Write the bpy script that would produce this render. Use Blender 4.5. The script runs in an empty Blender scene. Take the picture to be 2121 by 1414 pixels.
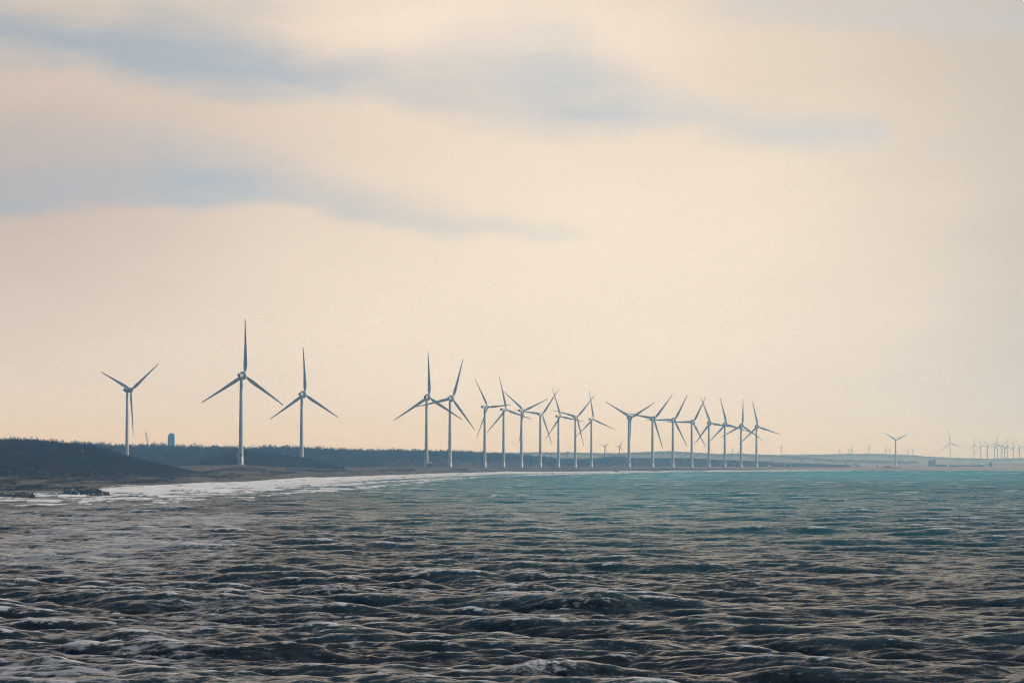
import bpy, bmesh, math, random
import numpy as np
R = math.radians
sc = bpy.context.scene
col = sc.collection
random.seed(7); rng = np.random.default_rng(7)

# ------------------------------------------------------------------ camera
F = 6000.0; HZ = 955.5; CH = 12.0            # focal length and horizon in photo pixels, eye height in metres
cam = bpy.data.cameras.new('camera'); cam.sensor_width = 36.0; cam.lens = F/2121*36
cam.clip_start = 0.5; cam.clip_end = 60000
co = bpy.data.objects.new('camera', cam); col.objects.link(co)
co.location = (0, 0, CH); co.rotation_euler = (R(90)+math.atan((HZ-707)/F), 0, 0)
sc.camera = co
sc.view_settings.view_transform = 'Standard'; sc.view_settings.look = 'None'
sc.view_settings.exposure = 0.0; sc.view_settings.gamma = 1.0
sc.cycles.volume_bounces = 2; sc.cycles.max_bounces = 6
sc.cycles.use_denoising = True; sc.cycles.denoising_prefilter = 'FAST'; sc.cycles.filter_width = 1.15

# ------------------------------------------------------------------ node helpers
def lin(r, g, b):
    f = lambda c: (c/255/12.92) if c/255 <= .04045 else ((c/255+.055)/1.055)**2.4
    return (f(r), f(g), f(b), 1.0)
class NT:
    def __init__(s, nt): s.nt = nt; s.n = nt.nodes; s.l = nt.links
    def new(s, t, **kw):
        x = s.n.new(t)
        for k, v in kw.items(): setattr(x, k, v)
        return x
    def put(s, sock, v):
        if isinstance(v, bpy.types.NodeSocket): s.l.new(v, sock)
        elif v is not None: sock.default_value = v
    def m(s, op, a, b=None, c=None, clamp=False):
        x = s.new('ShaderNodeMath', operation=op); x.use_clamp = clamp
        s.put(x.inputs[0], a); s.put(x.inputs[1], b)
        if c is not None: s.put(x.inputs[2], c)
        return x.outputs[0]
    def step(s, v, lo, hi):
        x = s.new('ShaderNodeMapRange', interpolation_type='SMOOTHSTEP')
        s.put(x.inputs['Value'], v); x.inputs['From Min'].default_value = lo; x.inputs['From Max'].default_value = hi
        return x.outputs[0]
    def mix(s, f, a, b):
        x = s.new('ShaderNodeMix', data_type='RGBA')
        s.put(x.inputs[0], f); s.put(x.inputs[6], a); s.put(x.inputs[7], b)
        return x.outputs[2]
    def xyz(s, a, b, c):
        x = s.new('ShaderNodeCombineXYZ'); s.put(x.inputs[0], a); s.put(x.inputs[1], b); s.put(x.inputs[2], c)
        return x.outputs[0]
    def noise(s, vec, scale, detail=4, rough=.5, out='Fac', dist=0.0):
        x = s.new('ShaderNodeTexNoise'); s.put(x.inputs['Vector'], vec)
        x.inputs['Scale'].default_value = scale; x.inputs['Detail'].default_value = detail
        x.inputs['Roughness'].default_value = rough; x.inputs['Distortion'].default_value = dist
        return x.outputs[out]
    def scalev(s, vec, k):
        x = s.new('ShaderNodeVectorMath', operation='MULTIPLY'); s.put(x.inputs[0], vec); x.inputs[1].default_value = k
        return x.outputs[0]
    def curve(s, v, pts):
        """v in kilo-pixels 0..2.121, values 0..1"""
        x = s.new('ShaderNodeFloatCurve'); cu = x.mapping.curves[0]
        pts = [(p/2121.0, q) for p, q in pts]
        while len(cu.points) < len(pts): cu.points.new(.5, .5)
        for i, (p, q) in enumerate(pts): cu.points[i].location = (min(max(p, 0), 1), q)
        x.mapping.update()
        s.put(x.inputs['Value'], s.m('DIVIDE', v, 2.121, clamp=True))
        return x.outputs[0]

# ------------------------------------------------------------------ world: high daylight sky with a lit deck of cloud ahead
SUN_AZ, SUN_EL = 74.0, 31.0                  # degrees to the right of the view, above the horizon
w = bpy.data.worlds.new('World'); sc.world = w; w.use_nodes = True
N = NT(w.node_tree); N.n.clear()
out = N.new('ShaderNodeOutputWorld'); bg = N.new('ShaderNodeBackground')
N.l.new(bg.outputs[0], out.inputs[0])
sky = N.new('ShaderNodeTexSky', sky_type='NISHITA'); sky.sun_disc = False
sky.sun_elevation = R(SUN_EL); sky.sun_rotation = R(SUN_AZ)
sky.air_density = 1.0; sky.dust_density = 1.5
nish = N.new('ShaderNodeVectorMath', operation='SCALE'); N.l.new(sky.outputs[0], nish.inputs[0]); nish.inputs['Scale'].default_value = 0.07
geo = N.new('ShaderNodeTexCoord'); sep = N.new('ShaderNodeSeparateXYZ'); N.l.new(geo.outputs['Generated'], sep.inputs[0])
dx, dy, dz = sep.outputs
yy = N.m('MAXIMUM', dy, .05)
P0 = N.m('MULTIPLY_ADD', N.m('DIVIDE', dx, yy), 6.0, 1.0605)
Q0 = N.m('MULTIPLY_ADD', N.m('DIVIDE', dz, yy), -6.0, .9555)
V = N.xyz(P0, N.m('MULTIPLY', Q0, 2.6), 0)
nz = N.noise(V, 2.2, 4, .55, 'Color')
ns = N.new('ShaderNodeSeparateXYZ'); N.l.new(nz, ns.inputs[0])
nf = N.noise(V, 7.5, 4, .5, 'Color')
nfs = N.new('ShaderNodeSeparateXYZ'); N.l.new(nf, nfs.inputs[0])
P = N.m('ADD', P0, N.m('MULTIPLY_ADD', ns.outputs[0], .18, -.09))
Q = N.m('ADD', Q0, N.m('ADD', N.m('MULTIPLY_ADD', ns.outputs[1], .09, -.045), N.m('MULTIPLY_ADD', nfs.outputs[1], .04, -.02)))
def blob(cx, cy, rx, ry, rot=0, p=P, q=Q):
    a = N.m('SUBTRACT', p, cx/1000); b = N.m('SUBTRACT', q, cy/1000)
    c, s_ = math.cos(R(rot)), math.sin(R(rot))
    u = N.m('ADD', N.m('MULTIPLY', a, c/(rx/1000)), N.m('MULTIPLY', b, s_/(rx/1000)))
    v = N.m('ADD', N.m('MULTIPLY', a, -s_/(ry/1000)), N.m('MULTIPLY', b, c/(ry/1000)))
    d = N.m('ADD', N.m('MULTIPLY', u, u), N.m('MULTIPLY', v, v))
    return N.m('POWER', 2.71828, N.m('MULTIPLY', d, -1.0))
c = N.mix(0.0, lin(230, 213, 194), (0, 0, 0, 1))
c = N.mix(N.m('MULTIPLY', blob(-100, 380, 620, 330), .85), c, lin(193, 176, 168))
c = N.mix(N.m('MULTIPLY', blob(2350, 520, 600, 1300), 1.0), c, lin(198, 189, 177))
c = N.mix(N.m('MULTIPLY', blob(1330, 480, 620, 330), .95), c, lin(247, 231, 208))
c = N.mix(N.m('MULTIPLY', blob(1060, 690, 700, 160), .55), c, lin(244, 229, 206))
c = N.mix(N.m('MULTIPLY', blob(930, 40, 330, 110), .95), c, lin(251, 234, 214))
c = N.mix(N.m('MULTIPLY', blob(1250, 70, 260, 90), .6), c, lin(249, 233, 213))
blue = N.mix(N.m('DIVIDE', P, 1.6, clamp=True), lin(165, 176, 187), lin(198, 205, 212))
def band(yl, th, am, edge=.045):
    a = N.curve(P0, [(x, y/600) for x, y in yl]); a = N.m('MULTIPLY', a, .6)
    t = N.m('MULTIPLY', N.curve(P0, [(x, y/300) for x, y in th]), .36)
    k = N.curve(P0, am)
    d = N.m('SUBTRACT', a, Q)                                    # >0 above the lower edge
    lo = N.step(N.m('DIVIDE', d, edge), -1.0, 1.0)
    up = N.m('DIVIDE', d, t); up = N.m('SUBTRACT', 1.0, N.step(up, .1, 1.55))
    return N.m('MULTIPLY', N.m('MULTIPLY', lo, up), k)
bands = [
 band([(0,100),(130,118),(260,152),(420,184),(600,182),(760,185),(840,215),(960,240),(1150,262),(1260,262),(1400,252),(1500,262),(1620,292),(1850,292),(2121,292)],
      [(0,85),(180,95),(260,125),(340,145),(450,130),(560,95),(680,62),(800,78),(900,125),(1000,155),(1150,160),(1260,110),(1400,60),(1500,45),(1600,55),(1800,45),(2121,30)],
      [(0,.9),(500,1),(760,.9),(860,.6),(1000,.62),(1200,.85),(1400,.75),(1500,.6),(1600,.65),(1780,.7),(1850,.25),(1890,0),(2121,0)]),
 band([(0,438),(350,432),(560,434),(700,452),(850,478),(1000,488),(1200,492),(2121,492)],
      [(0,150),(350,120),(560,95),(700,70),(850,55),(1000,40),(1200,25),(2121,25)],
      [(0,.62),(250,.7),(420,.95),(560,.85),(700,.6),(850,.5),(1000,.35),(1180,.25),(1260,0),(2121,0)], .02),
 band([(0,150),(150,140),(330,170),(600,170),(2121,170)], [(0,60),(300,60),(600,50),(2121,50)], [(0,.4),(120,.5),(300,.3),(420,0),(2121,0)], .02),
 band([(0,45),(1200,45),(1500,45),(2121,60)], [(0,80),(2121,80)], [(0,.35),(300,.3),(420,.38),(560,.25),(720,0),(1350,0),(1600,.4),(2121,.5)], .03),
 band([(0,340),(1900,338),(2121,345)], [(0,30),(2121,30)], [(0,0),(1860,0),(1960,.2),(2040,.25),(2100,0),(2121,0)], .02),
]
wisp = N.noise(N.xyz(P0, N.m('MULTIPLY', Q0, 5.0), 3.0), 2.6, 6, .62)
mk = bands[0]
for b in bands[1:]: mk = N.m('MAXIMUM', mk, b)
mk = N.m('MULTIPLY', mk, N.m('MULTIPLY_ADD', N.step(wisp, .32, .62), .4, .75), clamp=True)
c = N.mix(N.m('MULTIPLY', mk, .97), c, blue)
mott = N.noise(V, 3.0, 5, .6)
mm = N.new('ShaderNodeVectorMath', operation='SCALE'); N.l.new(c, mm.inputs[0]); N.put(mm.inputs['Scale'], N.m('MULTIPLY_ADD', mott, .10, .95))
c = mm.outputs[0]
# the low sky shines through more and more sea air towards the horizon
air = N.m('MINIMUM', N.m('DIVIDE', 165.0, N.m('MAXIMUM', dz, .001)), 15500.0)
air = N.m('SUBTRACT', air, 900.0)
AIRK = (2.6e-5, 5.4e-5, 9.1e-5)
ch = [N.m('POWER', 2.71828, N.m('MULTIPLY', air, k_)) for k_ in AIRK]
gm = N.new('ShaderNodeVectorMath', operation='MULTIPLY'); N.l.new(c, gm.inputs[0]); N.l.new(N.xyz(*ch), gm.inputs[1])
c = gm.outputs[0]
# overhead the deck thickens to slate blue, and behind the viewer it gives way to dim open sky
c = N.mix(N.step(dz, .13, .46), c, lin(84, 97, 116))
back = N.m('MULTIPLY', N.step(dy, -.25, .45), N.m('SUBTRACT', 1.0, N.step(dz, .5, .98)))
c = N.mix(back, nish.outputs[0], c)
N.l.new(c, bg.inputs[0]); bg.inputs[1].default_value = 1.0

sl = bpy.data.lights.new('sun', 'SUN'); sl.energy = 4.0; sl.angle = R(12); sl.color = (1, .92, .8)
so = bpy.data.objects.new('sun', sl); col.objects.link(so)
a, e = R(SUN_AZ), R(SUN_EL)
from mathutils import Vector, Matrix
sd = Vector((math.sin(a)*math.cos(e), math.cos(a)*math.cos(e), math.sin(e)))
so.rotation_euler = (-sd).to_track_quat('-Z', 'Y').to_euler(); so.location = (300, 0, 300)

# ------------------------------------------------------------------ object helpers
def props(o, label=None, cat=None, group=None, kind=None):
    if label: o['label'] = label
    if cat: o['category'] = cat
    if group: o['group'] = group
    if kind: o['kind'] = kind
    return o
def empty(name, loc, label, cat, group=None, rz=0.0):
    o = bpy.data.objects.new(name, None); col.objects.link(o); o.location = loc; o.rotation_euler = (0, 0, rz)
    return props(o, label, cat, group)
def link(name, me, parent=None, loc=(0, 0, 0), rot=(0, 0, 0), scale=(1, 1, 1)):
    o = bpy.data.objects.new(name, me); col.objects.link(o); o.parent = parent
    o.location = loc; o.rotation_euler = rot; o.scale = scale
    return o
def grid_mesh(name, X, Y, Z, mat, smooth=True, attrs=None):
    nr, nc = X.shape
    me = bpy.data.meshes.new(name)
    me.vertices.add(nr*nc)
    me.vertices.foreach_set('co', np.stack([X, Y, Z], -1).astype(np.float32).ravel())
    i = (np.arange(nr-1)[:, None]*nc + np.arange(nc-1)[None, :]).ravel().astype(np.int32)
    q = np.stack([i, i+1, i+nc+1, i+nc], 1)
    me.loops.add(q.size); me.loops.foreach_set('vertex_index', q.ravel())
    me.polygons.add(len(q)); me.polygons.foreach_set('loop_start', np.arange(0, q.size, 4, dtype=np.int32))
    if smooth: me.polygons.foreach_set('use_smooth', np.ones(len(q), dtype=bool))
    for k, v in (attrs or {}).items():
        at_ = me.attributes.new(k, 'FLOAT', 'POINT'); at_.data.foreach_set('value', v.astype(np.float32).ravel())
    me.update(); me.materials.append(mat)
    return me
def tri_mesh(name, verts, mat):
    """verts (n,3,3)"""
    n = len(verts); me = bpy.data.meshes.new(name); me.vertices.add(n*3)
    me.vertices.foreach_set('co', verts.astype(np.float32).ravel())
    me.loops.add(n*3); me.loops.foreach_set('vertex_index', np.arange(n*3, dtype=np.int32))
    me.polygons.add(n); me.polygons.foreach_set('loop_start', np.arange(0, n*3, 3, dtype=np.int32))
    me.update(); me.materials.append(mat)
    return me
def bm_mesh(name, bm, mat, smooth=False):
    bmesh.ops.recalc_face_normals(bm, faces=bm.faces)
    me = bpy.data.meshes.new(name); bm.to_mesh(me); bm.free(); me.materials.append(mat)
    if smooth:
        for p in me.polygons: p.use_smooth = True
    return me
def add_box(bm, cx, cy, cz, sx, sy, sz, bev=0.0, M=None):
    r = bmesh.ops.create_cube(bm, size=1.0)['verts']
    bmesh.ops.scale(bm, vec=(sx, sy, sz), verts=r); bmesh.ops.translate(bm, vec=(cx, cy, cz), verts=r)
    if bev:
        es = list({e_ for v in r for e_ in v.link_edges})
        r = list({v for f in bmesh.ops.bevel(bm, geom=es, offset=bev, segments=2, affect='EDGES')['faces'] for v in f.verts})
    if M is not None: bmesh.ops.transform(bm, matrix=M, verts=r)
def add_bar(bm, a, b, r0, r1=None, seg=6):
    a, b = Vector(a), Vector(b); d = b-a; L = d.length
    v = bmesh.ops.create_cone(bm, cap_ends=True, segments=seg, radius1=r0, radius2=r0 if r1 is None else r1, depth=L)['verts']
    bmesh.ops.transform(bm, matrix=Matrix.Translation((a+b)/2) @ d.to_track_quat('Z', 'Y').to_matrix().to_4x4(), verts=v)
def add_lathe(bm, prof, seg=32, M=None):
    """prof: (radius, height) pairs round Z"""
    rings = []
    for r_, z_ in prof:
        rings.append([bm.verts.new((r_*math.cos(2*math.pi*i/seg), r_*math.sin(2*math.pi*i/seg), z_)) for i in range(seg)])
    for A, B in zip(rings, rings[1:]):
        for i in range(seg): bm.faces.new((A[i], A[(i+1) % seg], B[(i+1) % seg], B[i]))
    bm.faces.new(rings[0][::-1]); bm.faces.new(rings[-1])
    if M is not None: bmesh.ops.transform(bm, matrix=M, verts=[v for rg in rings for v in rg])
def wx(px, D): return (px-1060.5)/F*D
def wz(py, D): return CH-(py-HZ)/F*D
def itp(x, pts):
    a = np.array(pts, float); return np.interp(x, a[:, 0], a[:, 1])
def vnoise(x, y, seed=0):
    """smooth value noise"""
    x = np.asarray(x, float); y = np.asarray(y, float)
    xi = np.floor(x).astype(np.int64); yi = np.floor(y).astype(np.int64); fx = x-xi; fy = y-yi
    fx = fx*fx*(3-2*fx); fy = fy*fy*(3-2*fy)
    def h(i, j):
        n = (i*374761393 + j*668265263 + seed*982451653) & 0x7fffffff
        n = ((n ^ (n >> 13))*1274126177) & 0x7fffffff
        return ((n ^ (n >> 16)) & 0xffff)/65535.0
    return (h(xi, yi)*(1-fx)+h(xi+1, yi)*fx)*(1-fy)+(h(xi, yi+1)*(1-fx)+h(xi+1, yi+1)*fx)*fy
def fbm(x, y, seed=0, oct=4):
    s = 0; a_ = .5
    for i in range(oct):
        s = s+a_*vnoise(x*2**i, y*2**i, seed+i); a_ *= .5
    return s

# ------------------------------------------------------------------ materials
def mat(name, color, rough=.6, vary=None, scale=.2, detail=4, metal=0.0, spec=.5):
    m_ = bpy.data.materials.new(name); m_.use_nodes = True; T = NT(m_.node_tree)
    b = T.n['Principled BSDF']; b.inputs['Roughness'].default_value = rough; b.inputs['Metallic'].default_value = metal
    b.inputs['Specular IOR Level'].default_value = spec
    g = T.new('ShaderNodeNewGeometry')
    c1 = tuple(color)+(1,); c2 = tuple(vary)+(1,) if vary else tuple(x*.82 for x in color)+(1,)
    n = T.step(T.noise(g.outputs['Position'], scale, detail, .6), .38, .62)
    T.l.new(T.mix(n, c1, c2), b.inputs['Base Color'])
    return m_
M_white = mat('white_tower_paint', (.50, .55, .60), .38, (.44, .49, .55), .12)
M_blade = mat('pale_blade_paint', (.34, .41, .52), .35, (.30, .37, .48), .3)
M_nac = mat('pale_nacelle_paint', (.5, .53, .56), .4, (.44, .47, .5), .5)
M_dark = mat('dark_grille', (.03, .035, .05), .6)
M_conc = mat('concrete', (.3, .29, .27), .85, (.2, .2, .19), .8)
M_rock = mat('wet_dark_rock', (.022, .028, .034), .42, (.012, .016, .02), 1.2)
M_teal = mat('teal_cladding', (.0, .34, .85), .5, (.0, .42, .9), .15)
M_lilac = mat('pale_cladding', (.35, .4, .45), .6, (.28, .33, .4), .1)
M_steel = mat('grey_steel', (.2, .21, .22), .5)
M_redst = mat('red_white_steel', (.32, .10, .10), .5, (.4, .3, .28), .12)
M_red = mat('red_paint', (.5, .05, .09), .4, (.4, .04, .07), 1)
M_wallw = mat('white_wall', (.72, .7, .66), .7, (.6, .58, .55), .2)
M_cream = mat('cream_wall', (.7, .6, .42), .7, (.62, .54, .4), .1)
M_roof = mat('red_roof', (.45, .17, .12), .7, (.38, .15, .12), .3)
M_wood = mat('bark', (.06, .045, .035), .9)
M_soil = mat('tarp_blue', (.12, .16, .24), .7)

def veg_mat(name, cols, s1, s2):
    m_ = bpy.data.materials.new(name); m_.use_nodes = True; T = NT(m_.node_tree)
    b = T.n['Principled BSDF']; b.inputs['Roughness'].default_value = .85; b.inputs['Specular IOR Level'].default_value = .2
    g = T.new('ShaderNodeNewGeometry')
    n1 = T.step(T.noise(T.scalev(g.outputs['Position'], (1, .35, 1.6)), s1, 4, .6), .36, .64)
    n2 = T.step(T.noise(g.outputs['Position'], s2, 2, .6), .35, .65)
    k = T.mix(n1, cols[0]+(1,), cols[1]+(1,)); k = T.mix(T.m('MULTIPLY', n2, .6), k, cols[2]+(1,))
    T.l.new(k, b.inputs['Base Color'])
    return m_
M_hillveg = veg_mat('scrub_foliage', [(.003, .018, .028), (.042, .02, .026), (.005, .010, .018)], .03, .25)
M_pine = veg_mat('haze_blued_pine', [(.003, .055, .120), (.010, .038, .090), (.004, .026, .060)], .03, .3)  # blue of the distance haze is put into the pine colour
M_farveg = veg_mat('haze_paled_foliage', [(.20, .25, .28), (.24, .27, .28), (.17, .22, .25)], .01, .05)  # haze paleness painted into the colour of the far woods

def ground_mat():
    m_ = bpy.data.materials.new('beach_ground'); m_.use_nodes = True; T = NT(m_.node_tree)
    b = T.n['Principled BSDF']; b.inputs['Roughness'].default_value = .9; b.inputs['Specular IOR Level'].default_value = .15
    g = T.new('ShaderNodeNewGeometry'); p = g.outputs['Position']
    at_ = T.new('ShaderNodeAttribute', attribute_name='wet')
    n1 = T.step(T.noise(T.scalev(p, (1, .16, 1)), .06, 5, .65), .4, .6)
    n2 = T.step(T.noise(T.scalev(p, (1, .2, 1)), .018, 4, .6), .38, .62)
    n3 = T.step(T.noise(T.scalev(p, (1, .3, 1)), .45, 3, .7), .60, .74)
    k = T.mix(n2, (.075, .068, .04, 1), (.115, .082, .062, 1)); k = T.mix(T.m('MULTIPLY', n1, .85), k, (.032, .026, .027, 1))
    k = T.mix(T.m('MULTIPLY', n3, .5), k, (.3, .28, .25, 1))
    k = T.mix(T.new('ShaderNodeAttribute', attribute_name='sand_haze').outputs['Fac'], k, (.30, .29, .28, 1))
    k = T.mix(at_.outputs['Fac'], k, (.045, .033, .032, 1))
    T.l.new(k, b.inputs['Base Color'])
    return m_
M_ground = ground_mat()

def sea_mat():
    m_ = bpy.data.materials.new('storm_sea'); m_.use_nodes = True; T = NT(m_.node_tree)
    b = T.n['Principled BSDF']; o_ = T.n['Material Output']
    b.inputs['IOR'].default_value = 1.33; b.inputs['Specular IOR Level'].default_value = .3
    g = T.new('ShaderNodeNewGeometry'); p = g.outputs['Position']
    foam = T.new('ShaderNodeAttribute', attribute_name='foam').outputs['Fac']
    surf = T.new('ShaderNodeAttribute', attribute_name='surf').outputs['Fac']
    drift = T.new('ShaderNodeAttribute', attribute_name='drift').outputs['Fac']
    teal = T.new('ShaderNodeAttribute', attribute_name='teal').outputs['Fac']
    T.l.new(T.new('ShaderNodeAttribute', attribute_name='chop').outputs['Fac'], b.inputs['Roughness'])
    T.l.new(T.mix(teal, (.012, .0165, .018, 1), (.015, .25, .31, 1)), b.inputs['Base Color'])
    # chop too small to model
    r1 = T.noise(T.scalev(p, (.5, 1, 1)), 1.8, 8, .68, 'Color')
    v = T.new('ShaderNodeVectorMath', operation='SUBTRACT'); T.l.new(r1, v.inputs[0]); v.inputs[1].default_value = (.5, .5, .5)
    vs = T.new('ShaderNodeVectorMath', operation='SCALE'); T.l.new(v.outputs[0], vs.inputs[0]); T.l.new(T.new('ShaderNodeAttribute', attribute_name='bump').outputs['Fac'], vs.inputs['Scale'])
    v2 = T.scalev(vs.outputs[0], (.7, 1.0, 0))
    v3 = T.new('ShaderNodeVectorMath', operation='ADD'); T.l.new(g.outputs['Normal'], v3.inputs[0]); T.l.new(v2, v3.inputs[1])
    v4 = T.new('ShaderNodeVectorMath', operation='NORMALIZE'); T.l.new(v3.outputs[0], v4.inputs[0])
    T.l.new(v4.outputs[0], b.inputs['Normal'])
    # foam: breaking crests, surf along the beach, thin drifting streaks
    n1 = T.noise(T.scalev(p, (.5, 1, 1)), 2.6, 8, .75); n2 = T.noise(T.scalev(p, (1, .12, 1)), .16, 7, .7); n3 = T.noise(T.scalev(p, (.45, 1, 1)), .8, 9, .78)
    f1 = T.step(T.m('ADD', foam, T.m('MULTIPLY_ADD', n1, 3.2, -1.58)), .25, .9)
    f2 = T.step(T.m('ADD', surf, T.m('MULTIPLY_ADD', n2, 2.6, -1.3)),   .36, .78)
    f3 = T.m('MULTIPLY', T.step(T.m('ADD', drift, T.m('MULTIPLY_ADD', n3, 3.0, -1.5)), .40, .66), .36)
    ff = T.m('MAXIMUM', T.m('MAXIMUM', T.m('MULTIPLY', f1, .62), f2), f3)
    fb = T.new('ShaderNodeBsdfDiffuse'); fb.inputs[0].default_value = (.84, .85, .87, 1); fb.inputs[1].default_value = .5
    db = T.new('ShaderNodeBsdfDiffuse'); T.l.new(b.inputs['Base Color'].links[0].from_socket, db.inputs[0])   # plain diffuse share, mixed in to dim the water's sky reflection
    m0 = T.new('ShaderNodeMixShader'); m0.inputs[0].default_value = .34; T.l.new(b.outputs[0], m0.inputs[1]); T.l.new(db.outputs[0], m0.inputs[2])
    mx = T.new('ShaderNodeMixShader'); T.l.new(ff, mx.inputs[0]); T.l.new(m0.outputs[0], mx.inputs[1]); T.l.new(fb.outputs[0], mx.inputs[2])
    T.l.new(mx.outputs[0], o_.inputs[0])
    return m_
M_sea = sea_mat()

# ------------------------------------------------------------------ sea surface (wind-sea spectra, coarser with distance)
SHORE = [(-1500,1060),(-300,1034),(-60,1026),(0,1023),(70,1021.5),(122,1022),(190,1014),(240,1009.6),(300,1007),(355,1003.5),(420,1000.3),(506,998),(563,993.5),(606,991),(700,987.5),(760,985.6),(880,981.5),(941,979.3),(1040,977),(1240,976),(1391,974),(1640,973.6),(1800,974.4),(2121,974.8),(4200,975)]
def shoreD(px): return CH*F/(itp(px, SHORE)-HZ)
def spectrum(Nn, L, lam_p, std, wdir, spread, seed, lods):
    r = np.random.default_rng(seed)
    k1 = np.fft.fftfreq(Nn, L/Nn)*2*np.pi; kx, ky = np.meshgrid(k1, k1); k = np.hypot(kx, ky); k[0, 0] = 1e-9
    Lp = .13*lam_p; ct = (kx*wdir[0]+ky*wdir[1])/k
    sp_ = np.clip(spread*np.sqrt(2*np.pi/lam_p/k), 1.6, spread)
    ph = np.exp(-1/(k*Lp)**2)/k**4*np.maximum(np.abs(ct), 1e-6)**sp_*np.where(ct < 0, .08, 1.0)*np.exp(-(k*.12)**2)
    ph[0, 0] = 0
    H = np.sqrt(ph)*(r.normal(size=k.shape)+1j*r.normal(size=k.shape))
    h = np.fft.ifft2(H).real; s = std/h.std(); H = H*s
    outl = []
    for l_ in lods:
        g = np.exp(-(k*l_*.45)**2)*H
        outl.append([np.fft.ifft2(x).real.astype(np.float32) for x in (g, 1j*kx/k*g, 1j*ky/k*g, -k*g)])
    return outl
def sample(fields, L, x, y):
    Nn = fields[0].shape[0]
    u = (x/L % 1.0)*Nn; v = (y/L % 1.0)*Nn
    ui = np.floor(u).astype(np.int32); vi = np.floor(v).astype(np.int32)
    fu = (u-ui).astype(np.float32); fv = (v-vi).astype(np.float32)
    ui %= Nn; vi %= Nn; u2 = (ui+1) % Nn; v2 = (vi+1) % Nn
    a00, a01, a10, a11 = vi*Nn+ui, vi*Nn+u2, v2*Nn+ui, v2*Nn+u2
    res = []
    for f in fields:
        f = f.ravel()
        res.append((f[a00]*(1-fu)+f[a01]*fu)*(1-fv)+(f[a10]*(1-fu)+f[a11]*fu)*fv)
    return res
def build_sea():
    pxs = np.concatenate([np.linspace(-2600, -170, 60)[:-1], np.arange(-170, 2292, 2.3), np.linspace(2292, 4700, 60)[1:]])
    Ds = [70.0]
    while Ds[-1] < 4300:
        d = Ds[-1]; Ds.append(d+max(.5 if d < 135 else .17, d/640))
    Ds = np.array(Ds)
    U = (pxs-1060.5)/F
    X = (U[None, :]*Ds[:, None]).astype(np.float32); Y = np.repeat(Ds[:, None], len(pxs), 1).astype(np.float32)
    lods = [0, .7, 1.6, 3.2, 6.4]
    sp = np.maximum(Ds/640, .1); lod = np.interp(sp, [.3, .8, 1.6, 3.2, 6.4], [0, 1, 2, 3, 4])
    sets = [(spectrum(2048, 420.0, 21.0, .285, (-.38, -.92), 8, 3, lods), 420.0, 0.0),
            (spectrum(1024, 263.0, 11.0, .085, (-.75, -.65), 3, 11, lods), 263.0, .15),
            (spectrum(1024, 61.0, 2.6, .034, (-.4, -.9), 4, 17, lods), 61.0, .35),
            (spectrum(512, 733.0, 62.0, .26, (-.45, -.9), 10, 5, lods), 733.0, .1)]
    CHOP = 1.35
    h = np.zeros_like(X); ox = np.zeros_like(X); oy = np.zeros_like(X); J = np.zeros_like(X)
    for fl, L, ang in sets:
        ca, sa = math.cos(ang), math.sin(ang)
        for li in range(len(lods)):
            wgt = np.clip(1-np.abs(lod-li), 0, 1); rows = np.where(wgt > 1e-4)[0]
            if len(rows) == 0: continue
            r0, r1 = rows[0], rows[-1]+1
            xs = X[r0:r1]*.74*ca+Y[r0:r1]*sa; ys = -X[r0:r1]*.74*sa+Y[r0:r1]*ca
            a, b, c_, d = sample(fl[li], L, xs.ravel(), ys.ravel())
            W = wgt[r0:r1, None].astype(np.float32); sh = xs.shape
            h[r0:r1] += a.reshape(sh)*W; J[r0:r1] += d.reshape(sh)*W
            bx = b.reshape(sh)*W; by = c_.reshape(sh)*W
            ox[r0:r1] += bx*ca-by*sa; oy[r0:r1] += bx*sa+by*ca
    sD = shoreD(pxs)[None, :]; ratio = Y/sD
    damp = np.clip((1.03-ratio)/.05, .5, 1).astype(np.float32)
    gust = (.5+1.1*fbm(X/45, Y/110, 5, 3)).astype(np.float32)
    amp = damp*gust
    Jc = J*CHOP*amp                                  # divergence of the pinch (negative = folding)
    rs = J.std(1)*CHOP; thr = (1.75*np.convolve(np.pad(rs, 20, 'edge'), np.ones(41)/41, 'valid'))[:, None]
    foam = np.clip((-Jc-thr)/(.7*thr), 0, 1.3)
    # foam lingers on the lee of the crest: smear along the wind
    py_ = HZ+CH*F/Y
    wid = itp(pxs, [(-1500,.3),(0,.22),(300,.33),(700,.36),(950,.30),(1100,.24),(1240,.19),(1400,.13),(1640,.10),(1760,.07),(1800,.03),(2121,.02),(3000,.02)])[None, :]
    t = (1-ratio)/wid
    surf = np.clip(.86-np.abs(t)*.62, 0, 1.2)*itp(pxs, [(-300,.3),(130,.3),(240,.75),(600,1),(1500,1.1),(1640,1.1),(1740,1.0),(1800,.6),(2121,.7)])[None, :]
    surf = surf*np.clip((1.45-t)/.5, 0, 1)+(.55*np.clip(h*amp/.35, -1.3, 1.3)+2.0*(fbm(X/70, t*9+X/300, 31, 4)-.5))*(surf > .02)*np.clip(t*14, 0, 1)
    left = np.clip(1-(X/Y*F+1060.5-250)/1200, 0, 1)
    band_ = fbm(X/22+3, Y/120, 9, 4)
    drift = np.clip(left*.62*np.clip((py_-985)/60, 0, 1)+(band_-.47)*1.6-.15, 0, .7)
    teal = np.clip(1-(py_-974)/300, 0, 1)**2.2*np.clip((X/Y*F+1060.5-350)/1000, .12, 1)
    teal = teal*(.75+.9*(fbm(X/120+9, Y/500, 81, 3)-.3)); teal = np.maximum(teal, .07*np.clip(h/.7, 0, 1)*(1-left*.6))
    # single larger seas and whitecaps: photo x, photo y, crest width px, height m, foam, slant
    hx = np.zeros_like(h); pxg = X/Y*F+1060.5
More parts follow.
